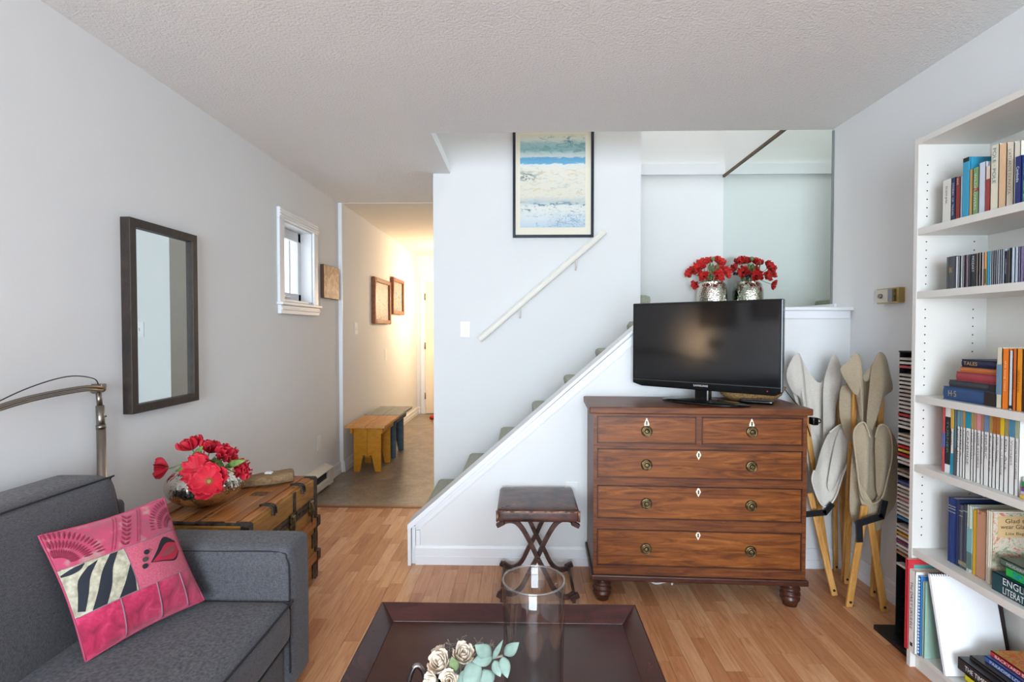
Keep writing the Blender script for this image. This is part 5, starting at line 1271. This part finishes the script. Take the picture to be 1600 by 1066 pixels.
# guidebook in front of the tall cream ones
g = PX(1579.5, 315, 1.497)
m, nt, b = newmat('jungle_cover'); f = noi(nt, coords(nt), 28, 5, .6, 1); nt.links.new(ramp(nt, f, [(.35, '0f4a1e'), (.5, '2f8a3a'), (.62, '7fb04a'), (.72, 'b8552f')]), b.inputs['Base Color'])
gy = PX(1594, 315, 1.515).y-.002
ob = book('book', 'green jungle-covered guidebook with navy spine standing in front of the cream books', 'book', 1.497, gy, gy-.02, S[0]+.0005, PX(1583, 247, 1.497).z, .13, '23306e', True, 'Cambodia', 'e6e9f5', tfrac=(.45, .78))
lettering('C', (1.56, gy-.0208, S[0]+.13), (1, 0, 0), (0, 0, 1), .03, .03, paint('f5f5f5', .5), ob)
B('front_cover', 1.503, 1.626, gy-.0208, gy-.020, S[0]+.004, PX(1583, 247, 1.497).z-.025, m, ob)

# discs and boxes on the second shelf
names = [(1479, 1493.2, 401, '4b4c50', 'dark grey boxed set with gold title at the end of the disc shelf', dict(text='GRAND', tc='c4a45e', tfrac=(.5, .66), name='boxed_set', cat='box set', depth=.13)),
 (1516.5, 1525.2, 397, '2d3133', 'black composer boxed set with white lettering on the disc shelf', dict(text='MOZART', tc='cfd2d4', tfrac=(.45, .93), name='boxed_set', cat='box set', depth=.13)),
 (1537.2, 1541.3, 394, 'c58a4a', 'orange patterned disc case on the disc shelf', dict(name='disc_case', cat='disc case', bands=[(.05, .5, '6d5a2c')])),
 (1541.8, 1546.4, 393, '2a8aa6', 'teal disc case on the disc shelf', dict(name='disc_case', cat='disc case')),
 (1569.5, 1575.4, 392, '2b2b33', 'black disc set with pale small title on the disc shelf', dict(name='boxed_set', cat='box set', text='collection', tc='a9adb5', tfrac=(.3, .75)))]
row(S[1], 1.505, 430, names)
thin = [(1493.6, 1496.8, 'e9e9f2', 'white'), (1497, 1499.3, 'b9c0c9', 'pale grey'), (1499.5, 1501, '6a7078', 'slate'), (1501.2, 1504.3, 'd3ddd2', 'mint white'), (1504.5, 1506.6, 'c3c0d6', 'lavender'), (1506.8, 1508.6, '38323a', 'black'), (1508.8, 1510.6, 'b77f9c', 'pink'), (1510.8, 1512.6, 'e2dee2', 'ivory'), (1512.8, 1516.2, '4b4650', 'charcoal'),
 (1525.6, 1527.6, 'cdb9a6', 'beige'), (1527.8, 1529.8, '4a3934', 'brown'), (1530, 1532, 'dcd9db', 'light grey'), (1532.2, 1533.8, '3b2d30', 'dark brown'), (1534, 1536.9, 'e9dfe6', 'pinkish white'),
 (1546.7, 1549, 'd6dbe2', 'frosty white'), (1549.2, 1552.4, '8f8c98', 'mauve grey'), (1552.6, 1555.6, '85868f', 'mid grey'), (1555.8, 1559, '96979f', 'silver grey'), (1559.2, 1562, 'cfd2db', 'bluish white'), (1562.2, 1566, '7f8794', 'steel'), (1566.2, 1569.2, 'c3cfd9', 'ice blue'), (1575.6, 1577.4, 'd9d0bd', 'cream'), (1577.6, 1580, '34323c', 'near-black'), (1580.3, 1585.6, 'c1d0de', 'sky grey'), (1585.8, 1591, 'b4c3d6', 'powder blue'), (1591.3, 1594, '9b96b4', 'lilac'), (1594.2, 1600, '7d7494', 'purple')]
row(S[1], 1.505, 430, [(a, b2, 401-(a-1493)*.16, c, n+' slim disc case standing on the disc shelf of the bookcase', dict(name='disc_case', cat='disc case', pages=False, soft=True, depth=.125)) for a, b2, c, n in thin])

# third shelf: lying stack and orange paperbacks
def lying(name, label, xs, pl, pr, pym, z0, z1, depth, c, text=None, tc='c9ae6a', tlen=.3, toff=.08, extra=()):
    ya, yb = PX(pl, pym, xs).y, PX(pr, pym, xs).y; ya = min(ya, YI-.001)
    mb = MB(); th = .0025
    mb.box(xs, xs+depth, yb, ya, z0, z0+th); mb.box(xs, xs+depth, yb, ya, z1-th, z1)
    pr_ = [(xs+.004, z0)]+[(xs+.004-.005*math.sin(math.pi*k/6), z0+(z1-z0)*k/6) for k in range(1, 6)]+[(xs+.004, z1), (xs+.0055, z1), (xs+.0055, z0)]
    mb.prism(pr_, 1, yb, ya)
    o = mb.build(name, paint(c, .5)); tag(o, label, 'book')
    B('pages', xs+.004, xs+depth-.004, yb+.003, ya-.003, z0+th, z1-th, M['pages'], o)
    for (f0, f1, bc) in extra: B('spine_band', xs-.0016, xs+.002, ya-(ya-yb)*f1, ya-(ya-yb)*f0, z0+.001, z1-.001, paint(bc, .5), o)
    if text: lettering(text, (xs-.0018, ya-(ya-yb)*toff, z0+(z1-z0)*.28), (0, -1, 0), (0, 0, 1), (ya-yb)*tlen, (z1-z0)*.45, paint(tc, .4), o)
    return o
z = S[2]+.0005; stk = [(1474, 1557, .046, '35507a', 'thick faded blue book at the bottom of the lying stack', dict(text='H·S', tc='bfa874', tlen=.16, toff=.12, extra=((.80, 1, '2c2724'),))), (1483, 1557, .024, '3d3f45', 'charcoal book second in the lying stack', dict(extra=((.86, 1, '2d2b2c'),))), (1494, 1557, .031, '9c4148', 'dusty red cloth book in the middle of the lying stack', {}), (1500, 1557, .016, 'c2703c', 'worn orange booklet under the navy book of the lying stack', {}), (1502, 1557, .027, '252a44', 'navy book with gold ornament on top of the lying stack', dict(text='TALES', tc='d0a954', tlen=.4, toff=.08))]
for i, (pl, pr, h, c, lb, kw) in enumerate(stk):
    lying('book', lb+' on the third shelf', 1.515+.003*i, pl, pr, 600, z, z+h, .135, c, **kw); z += h+.0006
row(S[2], 1.512, 590, [
 (1557.2, 1565.6, 543, 'd9d3bb', 'cream paperback with a blue mountain picture on its spine beside the lying stack', dict(soft=True, bands=[(.22, .72, '6f8ea3')], depth=.11)),
 (1566.2, 1576.4, 545, 'ef7e22', 'bright orange paperback next to the mountain-spined one', dict(soft=True, depth=.11, text='the long road', tc='fbd3a0', tfrac=(.3, .8))),
 (1576.9, 1582.2, 548, 'd9dde2', 'white paperback between the orange ones', dict(soft=True, depth=.11, bands=[(.02, .07, '2b2b30')])),
 (1582.7, 1588.4, 545, 'd76a2c', 'rust orange paperback right of the white one', dict(soft=True, depth=.11, text='novel', tc='8d3a12', tfrac=(.35, .65))),
 (1588.8, 1597.7, 545, 'eb9426', 'amber orange paperback with small dark title on the third shelf', dict(soft=True, depth=.11, text='selected stories', tc='8a4a12', tfrac=(.3, .65))),
 (1598, 1608, 546, '4a3426', 'dark brown book beyond the amber paperback', dict(depth=.13))])

# fourth shelf: matching white-spined series
hd_ = [(1472, 1477, 'cf5560', None, 'coral red'), (1477.2, 1485.2, '2c2d31', 'dcdcdc', 'black with white foot'), (1485.4, 1490.2, '2f8fa6', 'd8b34c', 'teal, white and yellow'), (1490.4, 1495, '54747c', None, 'grey-teal')]
row(S[3], 1.520, 690, [
 (1472, 1476.9, 636, 'cf5560', 'coral red paperback at the far end of the white-spined series', dict(soft=True, depth=.115, bands=[(.38, .60, '6a6fae')])),
 (1477.1, 1485.2, 637, '2c2d31', 'black paperback with white foot before the white-spined series', dict(soft=True, depth=.115, bands=[(0, .13, 'e8e8e8'), (.86, 1, 'e4e0d8')], text='TURNER', tc='5e8a80', tfrac=(.3, .8))),
 (1485.4, 1490.2, 639, 'e9e7e0', 'paperback in yellow, white and teal bands before the white-spined series', dict(soft=True, depth=.115, bands=[(0, .32, '2390a8'), (.70, 1, 'd3a74a')], text='Kazan', tc='444444', tfrac=(.45, .65))),
 (1490.4, 1494.9, 641, '5d7f86', 'grey-teal paperback touching the white-spined series', dict(soft=True, depth=.115, bands=[(0, .42, '55585c')]))])
heads = [('7299a0', 'dusty teal', 'Lord Jim'), ('6f96a2', 'grey-blue', 'EMMA'), ('b98a4f', 'ochre', 'Utopia'), ('2390a8', 'bright teal', 'CANDIDE'), ('a8905c', 'olive tan', 'THE TRIAL'), ('b08b62', 'light brown', 'Middlemarch'), ('d98c93', 'salmon pink', 'LOVE STORIES'), ('a97b5a', 'chestnut', 'The Aeneid'), ('6b85a8', 'denim blue', 'REPUBLIC'), ('a88c4c', 'khaki', 'Essays'), ('a8622f', 'burnt orange', 'Confessions'), ('a7682f', 'copper', 'Modern Painters'), ('ddbf28', 'lemon yellow', 'ways of looking'), ('9a8a60', 'drab', 'On Art'), ('4f87a6', 'steel blue', 'Voyages'), ('9fae8c', 'sage', 'WHAT WE THINK OF AMERICA')]
bnd = [220, 250, 276, 303, 357, 384, 414, 455, 485, 536, 569, 604, 644, 685, 731, 789, 830]
row(S[3], 1.520, 700, [(1460+bnd[i]/6.27+.15, 1460+bnd[i+1]/6.27-.1, 641.5+(bnd[i]-220)/6.27*.165, 'e9e8e4', 'white-spined paperback with a '+hn+' head band in the matching series', dict(soft=True, depth=.115, bands=[(.76, 1, hc)], text=tx, tc='3c3c40', tfrac=(.22+.25*((i*7) % 3)/3, .72), group='white-spined series on the fourth shelf')) for i, (hc, hn, tx) in enumerate(heads)])
z = S[3]+.0005
for i, (h, c, lb) in enumerate(((.012, 'd9b04c', 'yellow printed card pack'), (.010, 'b9b4c9', 'pale lilac card pack'), (.012, '7d3f86', 'purple card pack'), (.016, '2f8f4c', 'green card pack'), (.012, 'e2e0da', 'white card pack'))):
    ya = PX(1594, 740, 1.515).y
    tag(B('card_pack', 1.512+.002*i, 1.60, ya-.09, ya-.002, z, z+h, paint(c, .5), bevel=.002), lb+' in the little pile at the end of the white-spined series', 'card pack'); z += h+.0004

# fifth shelf
row(S[4], 1.535, 840, [
 (1481, 1492.4, 778, '233a72', 'tall navy cloth book first in the row on the fifth shelf', dict(depth=.20, bands=[(.83, .84, 'b9b4a0'), (.87, .88, 'b9b4a0'), (.78, .79, 'b9b4a0')])),
 (1492.8, 1498, 781, '1f2d55', 'dark navy book second in the row on the fifth shelf', dict(depth=.20)),
 (1498.4, 1504, 789, '4a4f58', 'slate grey volume with silver bands on the fifth shelf', dict(depth=.15, bands=[(.90, .91, 'b0aea4'), (.82, .83, 'b0aea4'), (.05, .11, '8d8468')])),
 (1504.3, 1510.6, 789, '3f4450', 'darker slate volume with a gilt medallion on the fifth shelf', dict(depth=.15, bands=[(.90, .91, 'b0aea4'), (.04, .11, '8d8468')])),
 (1510.9, 1519.6, 790, 'b9c2b4', 'pale book with a green landscape picture spine on the fifth shelf', dict(depth=.17, bands=[(.05, .30, '5d7b74'), (.30, .66, '7fb0b0')])),
 (1519.9, 1526, 797, 'd8a92c', 'yellow-spined book on the fifth shelf', dict(soft=True, depth=.13)),
 (1526.2, 1540.8, 799, 'b98668', 'worn pinkish brown book on the fifth shelf', dict(depth=.13, bands=[(.02, .95, 'bf8f73')]))])
yg = PX(1541.3, 850, 1.53).y; zg = PX(1545, 798, 1.53).z
ob = book('book', 'illustrated book with a tan title panel on its cover behind the lying textbooks', 'book', 1.53, yg, yg-.016, S[4]+.0005, zg, .165, 'cfc7b4', False)
m = art_mat('illustrated_cover', ['5c6a52', '8d9a7c', 'cfc4ae', 'b9503c', 'e2dac8'], (9, 9, 9))
B('cover_picture', 1.535, 1.69, yg-.0172, yg-.0161, S[4]+.005, zg-.004, m, ob)
B('title_panel', 1.55, 1.675, yg-.0180, yg-.0172, zg-.085, zg-.015, paint('c9a878', .6), ob)
lettering('Glad to', (1.573, yg-.0182, zg-.037), (1, 0, 0), (0, 0, 1), .075, .014, paint('4a3428', .6), ob)
lettering('wear Glasses', (1.558, yg-.0182, zg-.056), (1, 0, 0), (0, 0, 1), .110, .014, paint('4a3428', .6), ob)
lettering('Lisa Bagley', (1.575, yg-.0182, zg-.079), (1, 0, 0), (0, 0, 1), .08, .012, paint('4a3428', .6), ob)
z = S[4]+.0005
def lying2(label, xs, ya, L, z0, z1, depth, c, text=None, tc='f0f0f0', tlen=.6, toff=.12, th_=.45, two=None, rz=0, top=None):
    t = thing('book', label, 'book', (xs, ya, z0), rz); h = z1-z0
    mb = MB(); mb.box(0, depth, -L, 0, 0, .0022); mb.box(0, depth, -L, 0, h-.0022, h); mb.box(0, .0025, -L, 0, 0, h); mb.build('cover', paint(c, .4), t, local=True)
    MB().box(.003, depth-.003, -L+.003, -.003, .0022, h-.0022).build('pages', M['pages'], t, local=True)
    if top: MB().box(.004, depth-.002, -L+.002, -.002, h, h+.0006).build('cover_picture', top, t, local=True)
    for k, tx in enumerate([text] if isinstance(text, str) else (text or [])):
        n = len(text) if not isinstance(text, str) else 1
        hh = h*th_/n; lettering(tx, (-.0006, -L*toff, h*(.5+.26*(n-1))-hh/2-k*(h*.5)/max(1, n-1 if n > 1 else 1) if n > 1 else h/2-hh/2), (0, -1, 0), (0, 0, 1), L*tlen, hh, paint(tc, .4), t, True)
    return t
ye = PX(1550.5, 880, 1.512).y
lying2('large dark teal literature textbook at the bottom of the lying pile', 1.512, ye, .25, z, z+.058, .19, '21474f', ['ENGLISH', 'LITERATURE'], 'e9ecea', .42, .16, .72); z += .0585
lying2('bright green book lying above the literature textbook', 1.524, ye-.035, .21, z, z+.030, .15, '2fb352', 'SPANISH', '1f86c0', .6, .12, .6); z += .0305
lying2('grey-green book lying on top of the pile by the tan title panel', 1.518, ye-.022, .22, z, z+.022, .16, '55685f', 'MODERN VERSE', 'c9d2cc', .5, .1, .4)

# bottom shelf
zb = S[5]+.0005
m = art_mat('music_cover', ['c23a3c', 'c8403f', 'cd4a48'], (3, 3, 3))
yr = YI-.002
ob = book('book', 'tall red book standing out at the far end of the bottom shelf', 'book', 1.462, yr, yr-.012, zb, PX(1421, 876, 1.462).z, .255, 'c3343c', True)
B('cover_label', 1.485, 1.60, yr-.0132, yr-.0122, zb+.20, zb+.325, paint('5f9a98', .5), ob)
yu = yr-.014
o = book('songbook', 'white comb-bound ukulele songbook on the bottom shelf', 'book', 1.468, yu, yu-.030, zb, PX(1433, 896, 1.468).z, .225, 'e6e4dc', True, 'The DAILY UKULELE', '4a4a4c', tfrac=(.28, .86))
B('publisher_mark', 1.4664, 1.468, yu-.021, yu-.011, zb+.022, zb+.035, paint('26262a', .5), o)
yv = yu-.032
o = book('songbook', 'blue comb-bound book between the songbook and the sketch pad', 'book', 1.478, yv, yv-.011, zb, zb+.30, .22, '3b78b8', True)
rg = MB()
for k in range(24): rg.box(1.475, 1.479, yv-.0085, yv-.0025, zb+.01+k*.012, zb+.016+k*.012)
rg.build('comb_binding', paint('cfe0ee', .4), o)
yv2 = yv-.013
o = book('notebook', 'pale green wire-bound notebook behind the sketch pad', 'notebook', 1.484, yv2, yv2-.012, zb, zb+.285, .21, '9fc0ad', True)
# leaning sketch pad
def lean_board(name, label, cat, x0, x1, yb, yt, z0, z1, th, mat, back):
    t = thing(name, label, cat, ((x0+x1)/2, yb, z0)); d = Vector((0, yt-yb, z1-z0)).normalized(); nrm = Vector((0, -d.z, d.y)); L = math.hypot(yt-yb, z1-z0)
    c = Vector(((x0+x1)/2, (yb+yt)/2, (z0+z1)/2))
    MB().obox(c, (1, 0, 0), d, nrm, (x1-x0)/2, L/2, th/2).build('pages', mat, t)
    MB().obox(c-nrm*(th/2+.0012), (1, 0, 0), d, nrm, (x1-x0)/2, L/2, .0012).build('back_board', back, t)
    return t, c, d, nrm, L
pl_ = PX(1476, 1062, 1.482)
t, c, d, nrm, L = lean_board('sketch_pad', 'large spiral sketch pad with blank white page leaning on the bottom shelf', 'sketch pad', 1.482, 1.705, pl_.y+.0, yv2-.032, zb+.002, .405, .010, M['paper'], paint('39597c', .5))
for (ax, n_) in ((0, 26),):
    rg = MB()
    for k in range(n_):
        q = Vector((1.488+k*.0083, c.y, c.z))+d*(L/2-.006); q.x = 1.488+k*.0083; rg.tube([q+nrm*.007, q+d*.010+nrm*.003, q+d*.010-nrm*.006], .0012, 5)
    rg.build('wire_binding', M['blackmetal'], t)
t, c2, d2, n2, L2 = lean_board('picture_board', 'dark brown framed board leaning behind the sketch pad', 'frame', 1.50, 1.742, pl_.y+.030, yv2-.016, zb+.002, .39, .006, wood('dark_board', ['241c19', '3a2e28'], (3, 3, 3), 5, .5), paint('2c2320', .5))
# lying stack at the front
y0_ = PX(1497, 1014, 1.500).y
z = zb
lying2('grey paperback lowest in the pile before the sketch pad', 1.497, y0_-.045, .22, z, z+.028, .15, '8d9096', 'P', '2b2b2e', .06, .2, .6); z += .0285
lying2('yellow-spined book under the black newspaper anthology', 1.500, y0_-.030, .24, z, z+.022, .16, 'd9d02a', None, top=paint('9a9aa0', .5)); z += .0225
lying2('black newspaper anthology with white title in the front pile', 1.500, y0_, .25, z, z+.040, .17, '2b292c', 'THE TIMES', 'f0f0f0', .34, .12, .4); z += .0405
lying2('dark grey book between the anthology and the blue paperback', 1.530, y0_-.012, .22, z, z+.012, .15, '3d3836'); z += .0125
lying2('blue poetry paperback in the front pile', 1.552, y0_-.045, .20, z, z+.020, .14, '3f5c9c', 'PARADISE LOST', 'd9e2f0', .6, .1, .5); z += .0205
lying2('red gardening book with vegetables on its cover topping the front pile', 1.566, y0_-.050, .22, z, z+.020, .16, 'b82a34', 'BACKYARD BOUNTY', 'f3e6e0', .75, .08, .5, top=art_mat('vegetable_cover', ['3f7a34', '7fae4a', 'd9853a', 'c23a2a', 'e0d8b0'], (14, 14, 14)))
